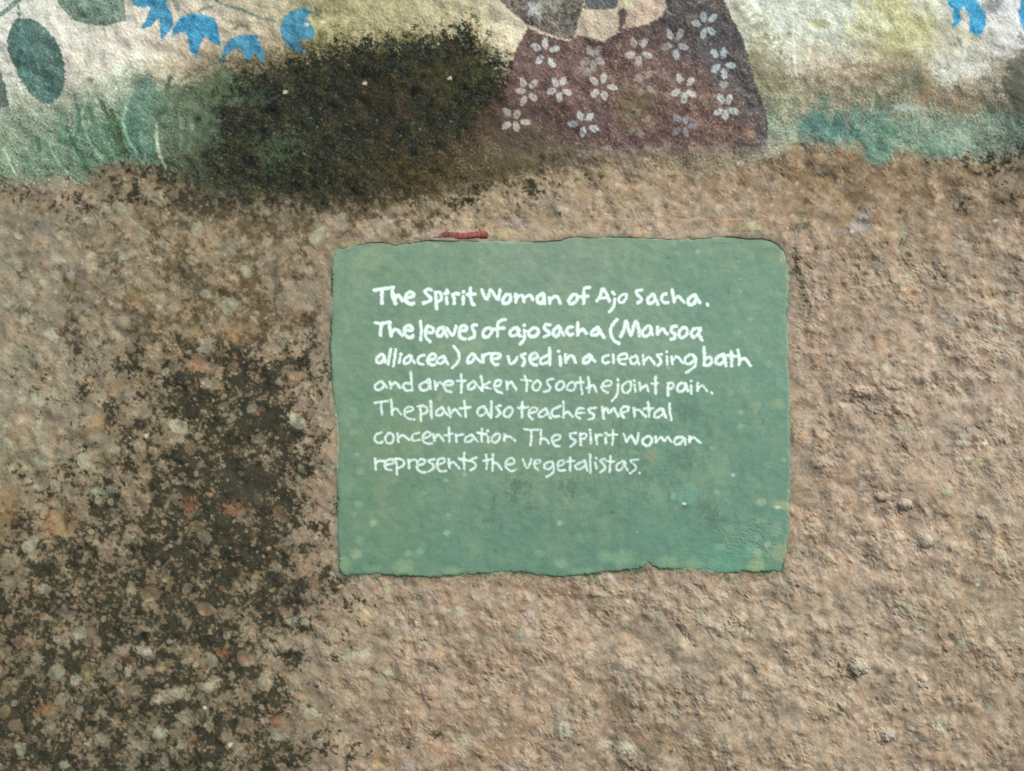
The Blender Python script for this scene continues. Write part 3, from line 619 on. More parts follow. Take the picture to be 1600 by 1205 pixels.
# sinking round and under the sign so that the panel reads as let into fresh cement
sdw = np.full(X.shape, -999.0, np.float32); sdw[ww] = sds
lip = np.exp(-np.clip(-sdw, 0, None) / 14.0)
W.H = W.H * (1 - 0.55 * lip) + lip * (0.5 + 2.2 * np.exp(-np.clip(Y - 366, 0, None) / 16.0))
W.H -= 9.0 * sstep(sdw, 3, 8)
# stones embedded in the render
ROCKS = [(1342,1043,16,13,5.0,(168,168,152)),(1389,1150,11,10,4.0,(172,170,158)),(1414,789,12,9,4.5,(176,172,158)),(1446,846,11,11,3.5,(168,166,148)),(1395,602,14,8,2.8,(170,158,138)),(1345,612,18,9,3.0,(172,158,140)),
 (880,1142,11,15,2.2,(160,166,148)),(1315,1102,7,6,3.2,(160,164,146)),(1441,1065,8,9,2.6,(172,170,150)),(568,966,10,14,2.2,(166,154,124)),(520,995,14,12,2.2,(158,148,126)),(670,1080,12,13,2.0,(164,146,124)),(1378,777,10,8,2.6,(168,156,136)),(1535,800,11,9,2.2,(166,156,138)),(1150,970,12,10,2.0,(172,158,136)),(1480,1010,8,8,2.2,(160,140,116)),(1280,1110,18,14,1.8,(168,154,130)),(1160,965,9,8,2.0,(176,162,140))]
for cx, cy, rx, ry, hh, c in ROCKS:
    ww = W.win(cx - 1.4 * rx, cx + 1.4 * rx, cy - 1.4 * ry, cy + 1.4 * ry); x, y = X[ww], Y[ww]
    d = np.sqrt(((x - cx) / rx) ** 2 + ((y - cy) / ry) ** 2) + 0.10 * noise(x, y, 9, int(cx) % 7, 2.2)
    m = 1 - sstep(d, 0.92, 1.02)
    W.put(ww, m * 0.75, np.asarray(c, np.float32) + 5 * noise(x, y, 7, 1, 1.8)[..., None], W.new("embedded_stone", None, None, M_PLASTER))
    W.H[ww] += hh * np.sqrt(np.clip(1 - d * d, 0, 1)) 
# gouges and short cracks, each a run of points with a width and a depth
for P, wd, dp in [([(1240,392),(1243,420),(1247,430)],7,3.5),([(1249,440),(1254,458),(1259,475),(1264,492)],6,2),([(1466,424),(1476,434),(1486,446)],7,3),([(1310,400),(1322,412)],5,2),([(1412,408),(1420,416),(1428,416)],6,2.5),
 ([(1310,1042),(1322,1054),(1336,1062)],9,4),([(1430,1056),(1438,1064),(1446,1076)],6,3.5),([(1368,1140),(1370,1155),(1378,1166)],8,3.5),([(1250,1150),(1256,1180),(1266,1196)],6,2.5),([(1394,786),(1398,798),(1406,806)],6,3),([(1428,852),(1438,864),(1450,868)],6,3),
 ([(1584,1040),(1586,1056)],6,3),([(1144,966),(1152,976),(1172,986)],5,3),([(1056,978),(1072,994),(1084,1010)],5,3),([(1090,1080),(1100,1096)],4,2),([(500,1066),(516,1076),(540,1076)],6,2.5),([(664,1078),(670,1094)],5,2.5),([(590,1120),(600,1140)],4,2),([(1410,700),(1416,714)],6,2.5),
 ([(1350,735),(1368,738)],4,2),([(1238,910),(1236,930)],5,2),([(1085,915),(1100,925),(1112,938)],5,2.5),([(1318,628),(1345,630),(1356,640)],6,3),([(1350,870),(1366,876)],5,2),([(1505,375),(1532,384)],5,2.4),([(120,318),(150,332)],6,2),([(230,364),(262,376)],7,2.4)]:
    Q = smoothline(P, False, 4); q0 = Q.min(0) - 14; q1 = Q.max(0) + 14
    ww = W.win(q0[0], q1[0], q0[1], q1[1]); x, y = X[ww], Y[ww]
    d = seg_dist(x, y, Q) + 2.0 * noise(x, y, 9, 3, 2.2) + 1.4 * noise(x, y, 4, 1, 2.0)
    W.H[ww] -= dp * 0.62 * (1 - sstep(d, -1.0, wd * 0.85)) * (0.7 + 0.4 * np.clip(noise(x, y, 14, 2, 2.2), -1, 1))
ring = np.zeros(X.shape, bool); ring[0] = ring[-1] = True; ring[:, 0] = ring[:, -1] = True
W.H[ring] = -180

root = bpy.data.objects.new("wall", None); COL.objects.link(root)
root["label"] = "rough brown rendered wall with a faded mural along the top and black mould on the left"
root["category"] = "wall"
build_sheet(W, "render_coat", root, M_PLASTER, cut=sdw > 16)
def box(name, x0, x1, y0, y1, z0, z1, colr, mat, parent=None):
    v = np.array([(a, b, c) for a in (x0, x1) for b in (y0, y1) for c in (z0, z1)], float)
    f = np.array([(0,1,3,2),(4,6,7,5),(0,4,5,1),(2,3,7,6),(0,2,6,4),(1,5,7,3)])
    o = mesh_part(name, v, f, np.tile(lin(colr), (8, 1)), mat, parent)
    o.data.polygons.foreach_set("use_smooth", np.zeros(6, bool)); return o
box("masonry_core", (xs[0] - 800) * S + .004, (xs[-1] - 800) * S - .004, 0.03, 0.18, (602.5 - ys[-1]) * S + ZC + .004, (602.5 - ys[0]) * S + ZC - .004, (140, 124, 104), M_PLASTER, root)

# ------------------------------------------------------------------ THE SIGN
sx = np.arange(508, 1243, 1.05); sy = np.arange(360, 910, 1.05)
G = Sheet(sx, sy); X2, Y2 = G.X, G.Y
sg = poly_sd(X2, Y2, SGP) + 0.7 * noise(X2, Y2, 18, 3, 2.4) + 0.25 * noise(X2, Y2, 7, 1, 2.2)
gc = lattice([[(122,163,138)]*3+[(128,166,144)]*2+[(120,164,140)]*3, [(120,162,136)]*2+[(126,168,146)]*4+[(116,164,142)]*2, [(116,158,130)]*2+[(120,162,138)]*3+[(112,160,138)]*3, [(106,152,126)]*2+[(104,152,130)]*3+[(104,156,134)]*3],
    [370, 540, 700, 890], X2, Y2, 520, 100)
nA = noise(X2, Y2, 120, 1, 2.4); nB = noise(X2, Y2, 36, 4, 2.2); nH = noise(X2, Y2, 5, 2, 2.0, 0.0, 9.0); nV = noise(X2, Y2, 34, 5, 2.2, math.pi / 2, 3.5)
G.C[:] = (gc - 11 + np.array([3.0, -2.0, 0.0])) * np.array([1.0, 0.975, 0.99]) + nA[..., None] * np.array([3, 2, 1.5]) + nB[..., None] * np.array([2.2, 1.6, 2.0]) + nH[..., None] * 1.5 + sstep(nB + nA, 0.6, 2.6)[..., None] * np.array([4, 1, -4.0])
# grey film of dirt in runs, lower middle and right
film = np.exp(-(((X2 - 1010) / 150) ** 2 + ((Y2 - 720) / 120) ** 2)) + 0.6 * np.exp(-(((X2 - 800) / 60) ** 2 + ((Y2 - 790) / 70) ** 2))
dirt = sstep(nV + 0.7 * noise(X2, Y2, 12, 6, 1.9), 0.2, 1.9) * film
G.C += (np.array([82, 112, 92.0]) - G.C) * (0.52 * dirt)[..., None]
G.C += (np.array([92, 128, 106.0]) - G.C) * (0.25 * sstep(noise(X2, Y2, 7, 3, 1.7), 1.3, 2.4))[..., None]
G.H[:] = 1.8 + 0.22 * noise(X2, Y2, 200, 3, 3.0) + 0.05 * nB + 0.012 * nH + 0.006 * noise(X2, Y2, 6, 6, 2.0)
wr = np.exp(-(((X2 - 1165) / 55) ** 2 + ((Y2 - 845) / 38) ** 2))
G.H += wr * 0.16 * noise(X2, Y2, 5, 1, 2.0, 0.35, 3.0)
G.C += (np.array([88, 150, 132.0]) - G.C) * (0.5 * np.exp(-(((X2 - 1140) / 50) ** 2 + ((Y2 - 875) / 20) ** 2)))[..., None]
YG = (150, 170, 128); LG = (142, 184, 156); TN = (152, 160, 122)
def v8(a, b): return (860 + a / 3.81, 620 + b / 3.81)
def v7(a, b): return (500 + a / 4.016, 620 + b / 4.016)
def v5(a, b): return (500 + a / 4.21, 340 + b / 4.21)
def v6(a, b): return (860 + a / 3.81, 340 + b / 3.81)
for f, k, L in ((v8, 3.81, [(1220,55,34,30,YG,.6),(1218,90,20,18,YG,.6),(1352,45,45,34,YG,.6),(1135,92,17,15,YG,.8),(1130,176,19,15,LG,.7),(1300,402,22,20,YG,.6),(1385,376,22,14,YG,.6),(1255,627,32,26,(160,178,134),.8),(1372,645,52,30,(162,174,124),.8),(1235,742,22,20,YG,.6),(1270,738,18,18,YG,.6),
    (1292,880,22,20,(164,180,138),.8),(1230,930,32,28,(156,172,124),.8),(1228,1002,56,38,(154,170,118),.85),(1362,925,48,62,(150,166,118),.8),(1340,790,42,44,YG,.45),(1230,840,26,22,LG,.5),(430,955,74,42,(138,168,130),.65),(700,982,62,36,(142,166,124),.7),(850,992,52,36,(138,168,128),.65),(320,950,46,36,(138,170,130),.6),
    (70,1000,40,28,(136,168,130),.6),(190,1035,80,18,(134,168,124),.6),(600,345,46,44,(146,152,112),.6),(560,605,40,50,(122,158,122),.4),(640,580,56,76,(126,160,126),.4),(988,566,22,18,LG,.55),(822,582,62,58,(110,160,136),.7),(730,590,17,24,LG,.7),(55,752,20,18,LG,.6),(1085,466,13,12,(180,206,190),.8),(235,625,72,56,(120,160,124),.45),(310,740,44,26,(126,164,128),.4),
    (515,805,9,9,LG,.7),(965,305,16,12,LG,.4),(1190,905,36,26,(124,170,144),.6),(1005,895,36,22,LG,.4),(975,990,40,34,(122,162,132),.6)]),
    (v7, 4.016, [(230,985,38,34,(148,170,126),.8),(335,792,27,25,(150,174,134),.8),(252,468,24,24,YG,.65),(210,225,26,22,YG,.5),(905,486,20,20,(160,178,134),.8),(795,852,23,18,LG,.75),(522,1062,68,46,(140,166,120),.75),(828,1092,62,32,(140,166,118),.75),(148,1050,42,48,(138,164,112),.7),(552,982,24,20,(144,166,130),.75),(628,972,30,22,LG,.6),
    (805,742,15,13,LG,.7),(242,672,26,26,YG,.6),(215,738,20,18,YG,.5),(235,360,18,15,LG,.5),(180,110,66,84,(126,162,126),.5),(170,560,46,80,(122,158,122),.5),(1375,985,38,26,(124,166,134),.7),(1502,792,16,16,LG,.7),(790,525,15,13,LG,.6),(1175,295,24,24,(146,158,116),.6),(250,900,30,30,(124,160,126),.5),(650,605,22,14,LG,.35),(750,10,24,16,(150,164,128),.7),(1500,1040,44,30,(132,166,126),.6),(360,1075,46,20,(126,160,118),.5),(1215,505,20,20,YG,.4),(1045,600,20,14,LG,.35)]),
    (v5, 4.21, [(322,232,62,38,(138,164,120),.6),(765,186,22,18,(142,172,134),.6),(247,292,30,36,(132,160,116),.5),(165,192,44,14,(158,170,108),.7),(298,428,56,40,(124,156,120),.5),(120,250,34,40,(128,158,118),.5),(800,1165,30,20,(146,164,130),.6)]),
    (v6, 3.81, [(1312,225,26,26,(144,166,124),.6),(1185,236,32,24,(142,166,122),.6),(1385,235,24,44,(168,180,138),.75),(1290,165,40,18,(146,166,122),.6),(872,205,17,13,LG,.8),(727,160,17,14,(138,164,122),.6),(1300,872,24,26,(152,170,120),.7),(1125,366,13,10,LG,.7),(1130,442,12,10,LG,.7),(1108,690,26,30,LG,.35),(1185,605,17,14,LG,.5),(335,222,22,22,LG,.4),(578,800,32,26,(138,168,138),.5),(1070,1046,20,18,(150,172,128),.6),(1120,262,11,9,LG,.6),(702,896,14,12,(160,186,150),.7),(848,568,20,20,LG,.4),(1525,188,10,8,LG,.5),(75,235,12,10,LG,.5)])):
    for a, b, rx, ry, c, al in L:
        p = f(a, b); spot(p[0], p[1], rx / k, ry / k, tuple(np.array(c) + (2, 2, 14)), al * 0.78, "lichen_spot", 0.10, G, M_LICHEN, thr=0.4, rough=0.5)
for f, k, L in ((v8, 3.81, [(800,658,24,14,.7),(905,650,22,40,.4),(945,700,40,50,.45),(985,740,40,40,.4),(110,540,48,52,.45),(130,815,14,18,.5),(368,685,9,9,.7),(1262,150,7,20,.7),(260,560,20,40,.35),(560,600,40,40,.3),(500,470,60,60,.3),(820,100,70,50,.3),(780,380,60,50,.35),(420,150,12,26,.4),(1130,430,24,30,.2)]),
    (v7, 4.016, [(1240,560,52,44,.55),(1215,630,28,34,.5),(1082,700,18,70,.35),(1092,645,9,12,.5),(590,560,16,12,.6),(500,548,12,14,.4),(520,660,10,24,.3),(1135,815,12,30,.4),(1320,700,40,16,.4),(1060,775,36,18,.35),(740,520,14,9,.4),(640,810,10,24,.3),(1165,488,10,8,.5),(1100,962,10,12,.5),(1260,480,10,12,.5)]),
    (v6, 3.81, [(692,241,8,6,.95),(1010,300,8,5,.4),(1062,440,8,10,.35),(1020,155,60,8,.35),(760,190,60,5,.3),(960,240,30,4,.3),(820,570,50,5,.3),(1250,735,12,7,.4)]),
    (v5, 4.21, [(762,350,6,6,.6),(1100,240,7,6,.5),(250,630,6,6,.4),(430,330,30,20,.25)])):
    for a, b, rx, ry, al in L:
        p = f(a, b); stain_or_shade(p[0], p[1], rx / k, ry / k, (66, 94, 78), al * 0.8, 0.8, G)
stain_or_shade(*v8(795, 636), 3.2, 2.2, (222, 226, 214), 0.9, 0.3, G); stain_or_shade(*v8(1350, 657), 6, 1.8, (214, 216, 170), 0.8, 0.4, G)
# grime and chips along the edge
eg = (1 - sstep(sg, 0.5, 5 + 2.5 * noise(X2, Y2, 40, 2, 2.0)))
G.C += (np.array([136, 158, 112.0]) - G.C) * (0.35 * eg * sstep(noise(X2, Y2, 60, 5, 2.0), -0.6, 0.8))[..., None]
chip = (1 - sstep(sg, 0.5, 3.2)) * sstep(noise(X2, Y2, 7, 4, 1.8) + 0.8 * noise(X2, Y2, 60, 2, 2.0), 1.0, 1.8)
G.C += (np.array([176, 186, 150.0]) - G.C) * (0.7 * chip)[..., None]
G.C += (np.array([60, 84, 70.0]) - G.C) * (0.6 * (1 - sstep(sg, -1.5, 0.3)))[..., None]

# lettering, traced stroke by stroke; coordinates are eighths of a plan unit from each block's origin
A, B, C_, D, E, F_, G_ = (575,440), (765,440), (925,440), (575,530), (765,530), (925,530), (1000,530)
H_, I_, J_, K_, L_, M_ = (575,615), (765,615), (925,615), (575,670), (765,670), (925,670)
TXT = [
("The", A, 5.9, 1, "80,110 180,95 320,78|178,110 175,190 175,275|305,125 310,180 345,275|325,230 350,190 390,185 435,240|480,205 560,190 570,160 540,135 500,145 470,190 480,250 530,285 570,275"),
("spirit", A, 5.3, 1, "790,108 750,100 712,130 740,165 785,210 770,245 690,275|845,140 850,220 858,340|845,150 890,135 920,180 900,240 850,250|962,152 1000,140 990,115|980,205 985,280|1055,165 1075,215 1075,280|1060,170 1095,150 1130,160|1190,130 1191,132|1192,190 1192,280|1280,85 1280,200 1300,270 1325,290|1245,165 1335,158"),
("Woman", A, 5.3, 1, "1425,110 1450,180 1490,222 1530,112 1590,185 1628,222 1650,105|1730,165 1685,230 1695,270 1735,275 1780,235 1775,175 1730,165|1842,162 1848,255|1848,225 1890,180 1930,182 1950,255|1955,215 2000,175 2040,190 2055,230|2185,150 2120,195 2120,250 2165,270 2200,220 2190,155 2205,280|2265,205 2270,275|2270,250 2310,200 2360,195 2405,270"),
("of", B, 5.1, 1, "1040,165 990,230 1000,275 1050,270 1095,220 1085,170 1040,165|1250,75 1190,90 1175,150 1175,275|1125,195 1225,182"),
("Ajo", C_, 4.8, 1, "60,245 100,180 130,95 175,150 215,250|95,215 170,205|250,135 275,157|282,220 270,310 215,378|380,165 335,205 340,255 385,260 420,215 425,165 380,165"),
("Sacha.", C_, 5.0, 1, "620,110 555,125 560,165 610,210 605,250 570,270|750,165 695,220 705,270 750,270 790,220 765,165 820,285|925,155 880,175 865,230 900,270 945,265|1000,105 1010,170 1025,250|1030,220 1080,190 1145,260|1270,170 1200,225 1210,290 1260,285 1295,230 1280,170 1345,265|1440,290 1442,292"),
("The", A, 5.4, 1, "90,515 180,525 260,510|175,530 160,600 160,670|275,520 275,600 290,680|295,640 340,600 370,610 430,675|465,612 550,605 540,565 490,555 455,610 470,675 530,705 565,680"),
("leaves", A, 5.0, 1, "655,500 665,560 665,600 660,735|735,630 800,640 815,590 760,560 725,600 720,680 745,725 780,755|940,570 880,600 865,660 910,685 950,620 935,570 985,690|985,585 1060,675 1100,560|1140,620 1230,605 1230,570 1180,555 1145,600 1145,680 1180,715 1215,722|1360,545 1310,550 1300,590 1330,630 1325,690 1265,722"),
("of", A, 5.2, 1, "1490,580 1440,630 1450,690 1500,690 1545,630 1530,585 1490,580|1720,480 1660,490 1620,540 1620,680|1560,600 1700,582"),
("ajosacha", B, 5.2, 1, "310,580 255,630 270,680 330,670 370,620 340,580 370,670 385,685|430,550 431,552|435,615 435,710 385,785|555,580 490,625 500,680 560,690 610,640 595,595 555,580|755,545 700,540 685,590 735,630 740,660 680,695|855,560 795,620 805,680 855,670 885,600 860,560 925,670|1030,570 985,580 960,630 1000,670 1040,655|1100,520 1095,600 1100,675|1110,640 1160,600 1210,650|1345,580 1275,630 1280,670 1340,665 1380,620 1350,580 1425,700"),
("(Mansoa", C_, 5.0, 1, "310,475 240,570 235,670 280,745 335,775|355,690 400,590 425,500 480,670 540,505 580,580 590,680|690,560 630,620 640,680 690,680 740,610 720,560 750,665|815,575 815,660|820,640 880,595 935,660|1050,560 1000,570 990,620 1030,655 1025,710 990,725|1130,580 1085,630 1090,690 1140,700 1190,640 1170,580 1130,580|1355,590 1280,590 1235,650 1270,700 1330,650 1350,595 1330,660 1370,735"),
("alliacea)", D, 4.5, .97, "165,195 110,240 120,295 170,290 205,225 175,190|200,215 215,290|285,130 255,315|350,130 320,335|410,183 418,192|405,225 390,295|510,205 455,260 460,310 520,285 545,230 520,205 580,295|705,200 650,215 620,270 640,300 690,315|760,270 840,240 840,200 790,190 750,240 755,300 800,325 835,320|940,215 875,250 870,300 930,300 970,240 940,215 1000,315|1070,90 1130,170 1135,270 1050,360"),
("are", D, 4.6, .97, "1300,185 1250,240 1250,300 1300,280 1340,210 1300,185 1415,290|1430,200 1440,290|1440,230 1480,190 1550,180|1560,250 1640,235 1650,195 1590,180 1540,215 1550,280 1590,320 1620,315"),
("used", E, 4.9, .98, "230,220 250,290 275,310 320,270 345,230|445,185 395,205 430,250 435,290 415,330|510,260 590,235 590,195 555,180 505,215 510,280 550,320 585,325|720,205 650,240 630,280 660,310 730,290|745,115 750,200 750,318"),
("in", E, 4.8, .98, "860,155 870,156|880,220 885,325|945,195 950,295|955,260 1000,215 1040,220 1070,292"),
("a", E, 5.0, .98, "1240,200 1170,250 1180,300 1230,285 1270,220 1240,195 1315,280"),
("cleansing", F_, 4.1, .97, "200,205 140,225 130,275 160,300 205,290|260,190 270,300|335,260 430,240 430,200 390,185 335,215 330,275 370,310 410,315|540,210 475,245 490,300 530,310 570,250 545,210 585,310|635,205 645,310|655,270 710,225 780,315|865,190 810,205 850,250 855,300 820,330|928,162 930,166|935,220 935,320|990,215 1000,310|1005,270 1060,220 1130,300|1220,195 1160,240 1165,300 1230,305 1280,250 1250,195 1290,240 1285,330 1240,375 1180,418"),
("bath", G_, 5.0, .98, "795,105 800,200 800,325|805,250 860,225 890,260 870,320 800,330|1030,190 950,240 950,300 1010,310 1060,240 1035,190 1070,330|1135,160 1140,250 1140,335|1095,205 1190,218|1220,140 1235,230 1235,320|1245,270 1300,245 1340,280 1375,330"),
("and", D, 3.9, .9, "160,525 90,580 100,630 160,630 200,580 170,525 240,605|275,530 290,610|295,570 350,545 400,610|535,415 545,520 555,640|540,560 470,550 440,590 470,640 540,640"),
("are", D, 3.9, .9, "720,530 650,580 670,640 740,630 770,570 730,525 770,510 785,620|835,530 845,630|860,580 900,540 940,575|960,575 1050,570 1050,530 1000,525 950,560 950,600 990,650 1040,660"),
("taken", D, 3.9, .9, "1160,445 1170,540 1165,670|1110,525 1220,520|1310,530 1250,580 1265,630 1320,610 1345,560 1315,525 1425,640|1410,460 1430,560 1430,640|1520,540 1430,590 1530,620|1590,600 1650,570 1660,525 1605,520 1580,580 1600,640 1670,675|1730,530 1740,630|1740,570 1790,535 1850,630"),
("to", E, 3.8, .9, "435,460 465,530 460,650|395,510 520,525|590,520 540,580 550,630 600,640 635,570 610,520 590,520"),
("soothe", E, 3.9, .9, "790,495 730,510 720,550 755,600 740,640 680,660|875,530 830,580 840,630 890,630 930,580 910,535 875,530|1010,540 970,590 980,640 1040,640 1070,590 1050,545 1010,540|1130,480 1140,590 1155,685|1090,545 1170,540|1230,480 1245,580 1240,670|1205,610 1230,600|1250,600 1300,580 1335,655|1420,590 1500,580 1520,540 1480,515 1420,550 1400,610 1430,650 1475,670"),
("joint", F_, 4.0, .93, "318,508 322,512|325,560 310,690 250,770|440,530 380,580 380,650 430,675 480,620 480,540 440,530|525,518 527,522|530,570 540,655|590,550 600,640|610,620 650,590 680,580 700,645|790,470 790,580 795,680|745,555 820,550"),
("pain.", F_, 4.0, .93, "945,555 945,640 945,710|945,560 990,545 1015,580 990,620 950,620|1110,550 1060,600 1080,655 1140,640 1170,560 1110,550|1160,560 1195,650|1233,523 1237,527|1235,580 1240,680|1315,550 1320,645|1325,610 1380,580 1430,650|1490,672 1496,678"),
("The", H_, 3.7, .85, "85,115 165,105 250,95|165,110 175,260|290,80 300,170 300,260|310,220 350,190 415,260|460,240 550,210 560,180 510,165 460,210 460,270 500,310 580,325"),
("plant", H_, 4.0, .88, "650,160 660,250 660,340|620,165 690,155 740,190 730,240 670,260|785,100 790,200 795,305|920,170 860,220 855,270 910,270 950,220 925,170 990,265|1010,180 1030,290|1040,250 1090,200 1155,280|1205,100 1215,200 1220,290|1150,185 1275,175"),
("also", H_, 4.0, .88, "1430,165 1370,205 1380,270 1440,270 1480,210 1450,165 1530,300|1545,95 1540,200 1540,300|1655,150 1605,165 1630,210 1650,250 1610,290|1755,170 1700,225 1710,285 1760,290 1805,230 1795,180 1755,170"),
("teaches", I_, 3.8, .88, "410,105 405,200 405,295|360,180 480,170|490,250 575,225 590,190 530,180 490,230 500,290 535,320|690,190 625,240 620,285 680,285 720,230 700,190 760,310|880,160 800,195 775,240 800,285 870,285|920,100 925,200 920,295|935,250 980,230 1035,290|1100,245 1180,240|1175,185 1110,190 1080,240 1090,290 1130,315|1330,180 1240,190 1250,230 1300,265 1290,310 1240,325"),
("mental", J_, 4.1, .92, "125,170 135,240 145,310|140,230 180,185 215,245 270,185 325,285|385,240 440,220 450,175 400,165 360,200 360,250 395,300|520,185 530,285|540,210 590,210 670,290|695,110 710,200 710,290|650,190 760,185|850,190 785,240 785,295 850,285 895,230 870,190 920,295|965,125 970,220 990,330"),
("concentration", H_, 3.7, .86, "170,485 100,520 90,580 130,620 185,605|260,495 220,550 235,610 285,625 320,570 310,510 260,495|370,500 380,600|390,550 440,525 515,580|640,490 570,510 550,570 590,590 650,575|690,560 770,535 780,495 730,485 690,530 690,590 740,625 800,625|820,505 830,590|840,550 880,515 950,590|1010,425 1015,520 1020,600|960,525 1060,500|1100,510 1110,605|1100,530 1190,510|1280,515 1215,560 1220,605 1280,595 1320,540 1290,515 1370,600|1425,440 1420,530 1420,600|1370,490 1480,510|1493,463 1498,468|1500,540 1505,610|1595,505 1550,550 1550,600 1600,610 1650,550 1640,505 1595,505|1705,510 1700,590|1710,550 1750,535 1800,555 1835,595"),
("The", I_, 3.7, .88, "435,445 520,455 610,450|520,460 520,560 510,650|640,455 640,540 630,635|640,580 690,560 740,625|780,600 860,570 880,530 830,515 785,550 780,600 820,650 870,660"),
("spirit", I_, 3.7, .88, "1075,490 1010,505 1010,550 1075,590 1060,620 1010,660|1130,500 1135,580 1140,645|1130,510 1190,500 1210,530 1180,560 1140,570|1250,455 1262,456|1260,490 1265,620|1325,510 1340,630|1330,550 1360,520 1405,520|1445,493 1455,500|1445,550 1450,620|1540,460 1540,560 1530,640|1480,520 1590,515"),
("woman", J_, 4.0, .92, "395,505 430,600|430,600 490,530 545,630 580,495|685,535 630,580 640,630 700,650 745,590 730,540 685,535|790,540 795,610|800,600 860,545 900,590 940,545 985,600|1130,545 1060,550 1025,600 1050,635 1110,620 1150,560 1165,635|1215,540 1215,605|1220,590 1260,545 1350,615"),
("represents", K_, 3.8, .86, "90,375 100,510|95,430 140,405 190,405|225,450 310,430 320,390 260,385 215,420 215,480 250,510 290,520|350,375 360,480 360,570|350,370 430,390 455,430 430,470 370,490|505,390 515,490|515,420 550,390 600,390|620,460 700,430 710,390 660,380 615,430 620,500 660,535 715,540|830,380 760,400 810,450 820,490 755,535|870,450 950,420 950,375 890,380 865,430 870,490 910,530 970,530|1010,380 1020,490|1020,450 1070,420 1145,495|1205,300 1200,400 1205,500|1135,375 1270,400|1355,360 1290,390 1340,440 1340,480 1285,515"),
("the", K_, 3.6, .85, "1475,320 1485,400 1480,500|1440,400 1530,385|1560,320 1560,420 1555,520|1560,440 1610,430 1670,510|1735,450 1820,430 1820,380 1770,370 1725,410 1725,480 1790,530 1845,510"),
("vegetalistas.", L_, 3.5, .84, "415,385 470,490 520,385|560,440 625,420 625,390 575,395 555,430 565,480 605,515|760,410 690,440 690,490 740,505 790,450 760,410 790,430 795,540 710,600|860,470 920,440 925,400 880,400 850,440 855,500 890,525 940,515|1005,360 1005,450 1005,530|965,410 1060,400|1190,400 1080,450 1080,500 1140,500 1200,440 1180,400 1220,520|1255,320 1255,430 1260,545|1327,367 1333,372|1320,430 1330,500|1435,375 1380,400 1430,450 1440,500 1385,540|1510,345 1505,450 1500,540|1455,405 1555,410|1650,410 1590,450 1590,510 1640,510 1690,430 1660,405 1720,520|1850,385 1760,400 1810,450 1825,500 1750,560|1868,548 1874,553"),
]
tn1 = noise(X2, Y2, 6, 3, 1.8); tn2 = noise(X2, Y2, 14, 5, 2.0); tn3 = noise(X2, Y2, 4, 1, 1.6, 0.9, 2.5)
rw = np.random.default_rng(3)
WHITE = np.array([226, 250, 250.0])
LINE = ["first", "second", "third", "fourth", "fifth", "sixth", "seventh"]
cnt = [6, 5, 7, 7, 5, 4, 3]
ix = 0
for li, n_ in enumerate(cnt):
    for _ in range(n_):
        word, og, wd, al, dat = TXT[ix]; ix += 1
        own = G.new("painted_word", None, 'the word "%s" in white brush lettering, %s line' % (word, LINE[li]), M_LETTER)
        for st in dat.split("|"):
            P = [tuple(float(v) for v in p.split(",")) for p in st.split()]
            P = [(og[0] + a / 8, og[1] + b / 8) for a, b in P]
            Q = smoothline(P, False, 4)
            lo = Q.min(0) - 8; hi = Q.max(0) + 8
            ww = G.win(lo[0], hi[0], lo[1], hi[1]); x, y = X2[ww], Y2[ww]
            d = seg_dist(x, y, Q)
            wl = wd * rw.uniform(0.97, 1.14)
            d = d + 0.36 * tn1[ww] + 0.22 * tn2[ww]
            body = 1 - sstep(d, wl / 2 - 0.75, wl / 2 + 0.75)
            thin = al * (1 - (1.25 - al) * 0.75 * sstep(tn3[ww] + 0.6 * tn2[ww], 0.1, 1.6))
            m = body * thin
            G.put(ww, m, WHITE, own, 0.34)
            G.H[ww] += 0.10 * body * al / (1 + 0.0 * d) * (G.H[ww] < 5.6)
# the panel's rounded rim drops behind the surface of the wall
rim_in = 6.0
t = np.clip(sg / rim_in, 0, 1)
G.H = np.where(sg > 0, (G.H + 1.0) * np.sqrt(np.clip(1 - (1 - t) ** 2, 0, 1)) * 0.55 + (G.H + 1.0) * 0.45 * sstep(sg, -0.5, 1.2) - 1.0, -1.0 + np.clip(sg, -3, 0) * 3.0)
G.H[sg < -1.5] -= 3
sroot = bpy.data.objects.new("painted_sign", None); COL.objects.link(sroot)
sroot["label"] = "green painted panel with uneven edges and seven lines of white handwriting, set in the wall"
sroot["category"] = "sign"
build_sheet(G, "board", sroot, M_SIGN, cut=sg < -4)

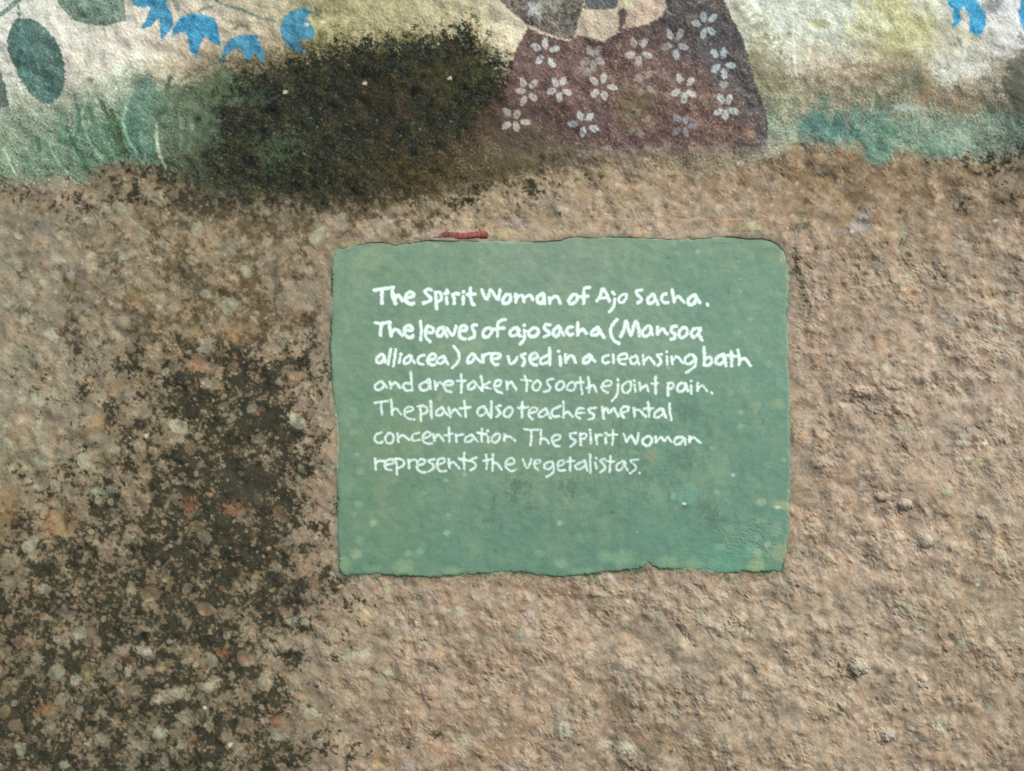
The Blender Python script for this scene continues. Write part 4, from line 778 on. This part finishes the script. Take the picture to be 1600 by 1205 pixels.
# ------------------------------------------------------------------ RED SHARD above the sign
def wall_h(px, py):
    i = int(np.argmin(abs(xs - px))); j = int(np.argmin(abs(ys - py)))
    return float(W.H[j - 3:j + 4, i - 3:i + 4].mean())
nu, nv = 56, 20
P = []; Cc = []
r_ = np.random.default_rng(8)
for a in range(nu):
    u = a / (nu - 1); px = 676 + 88 * u
    top = np.interp(u, [0, .1, .2, .38, .55, .72, .92, 1], [368.5, 366, 362, 362.5, 365, 363, 360.5, 362.5])
    bot = np.interp(u, [0, .3, .6, 1], [373, 374.5, 373.5, 372])
    cy = (top + bot) / 2; ry = (bot - top) / 2 + 0.1
    endf = math.sqrt(max(0.03, 1 - max(0, (abs(u - .5) - .44) / .06) ** 2))
    for b in range(nv):
        th = 2 * math.pi * b / nv
        rr = 1 + 0.08 * math.sin(3 * th + 9 * u) + 0.05 * r_.standard_normal()
        P.append(((px - 800) * S, -(1.9 + 1.7 * math.cos(th) * endf * rr) / 1000, (602.5 - (cy + ry * math.sin(th) * endf * rr)) * S + ZC))
        c = (np.array([138, 80, 76.0]) if u > .34 else np.array([110, 72, 70.0])) + 14 * math.sin(a * 1.7) * math.sin(a * .31)
        c = c + (np.array([150, 128, 120]) - c) * float(sstep(-u, -.2, -.08)) + 10 * r_.standard_normal()
        Cc.append(c)
F = [(a * nv + b, a * nv + (b + 1) % nv, (a + 1) * nv + (b + 1) % nv, (a + 1) * nv + b) for a in range(nu - 1) for b in range(nv)]
n0 = len(P)
P += [tuple(np.mean(P[:nv], 0)), tuple(np.mean(P[(nu - 1) * nv:nu * nv], 0))]; Cc += [Cc[0], Cc[-1]]
T = [(n0, (b + 1) % nv, b, b) for b in range(nv)] + [(n0 + 1, (nu - 1) * nv + b, (nu - 1) * nv + (b + 1) % nv, (nu - 1) * nv + (b + 1) % nv) for b in range(nv)]
me = bpy.data.meshes.new("red_clay_shard")
me.from_pydata([tuple(float(q) for q in p) for p in P], [], [tuple(f) for f in F] + [t_[:3] for t_ in T])
at = me.attributes.new("pigment", 'FLOAT_COLOR', 'POINT')
c4 = np.ones((len(P), 4), np.float32); c4[:, :3] = lin(np.array(Cc)); at.data.foreach_set("color", c4.ravel())
me.materials.append(M_SHARD); me.polygons.foreach_set("use_smooth", np.ones(len(me.polygons), bool)); me.update()
o = bpy.data.objects.new("red_clay_shard", me); COL.objects.link(o)
o["label"] = "small red clay shard stuck in the render just above the green sign's top edge"
o["category"] = "shard"
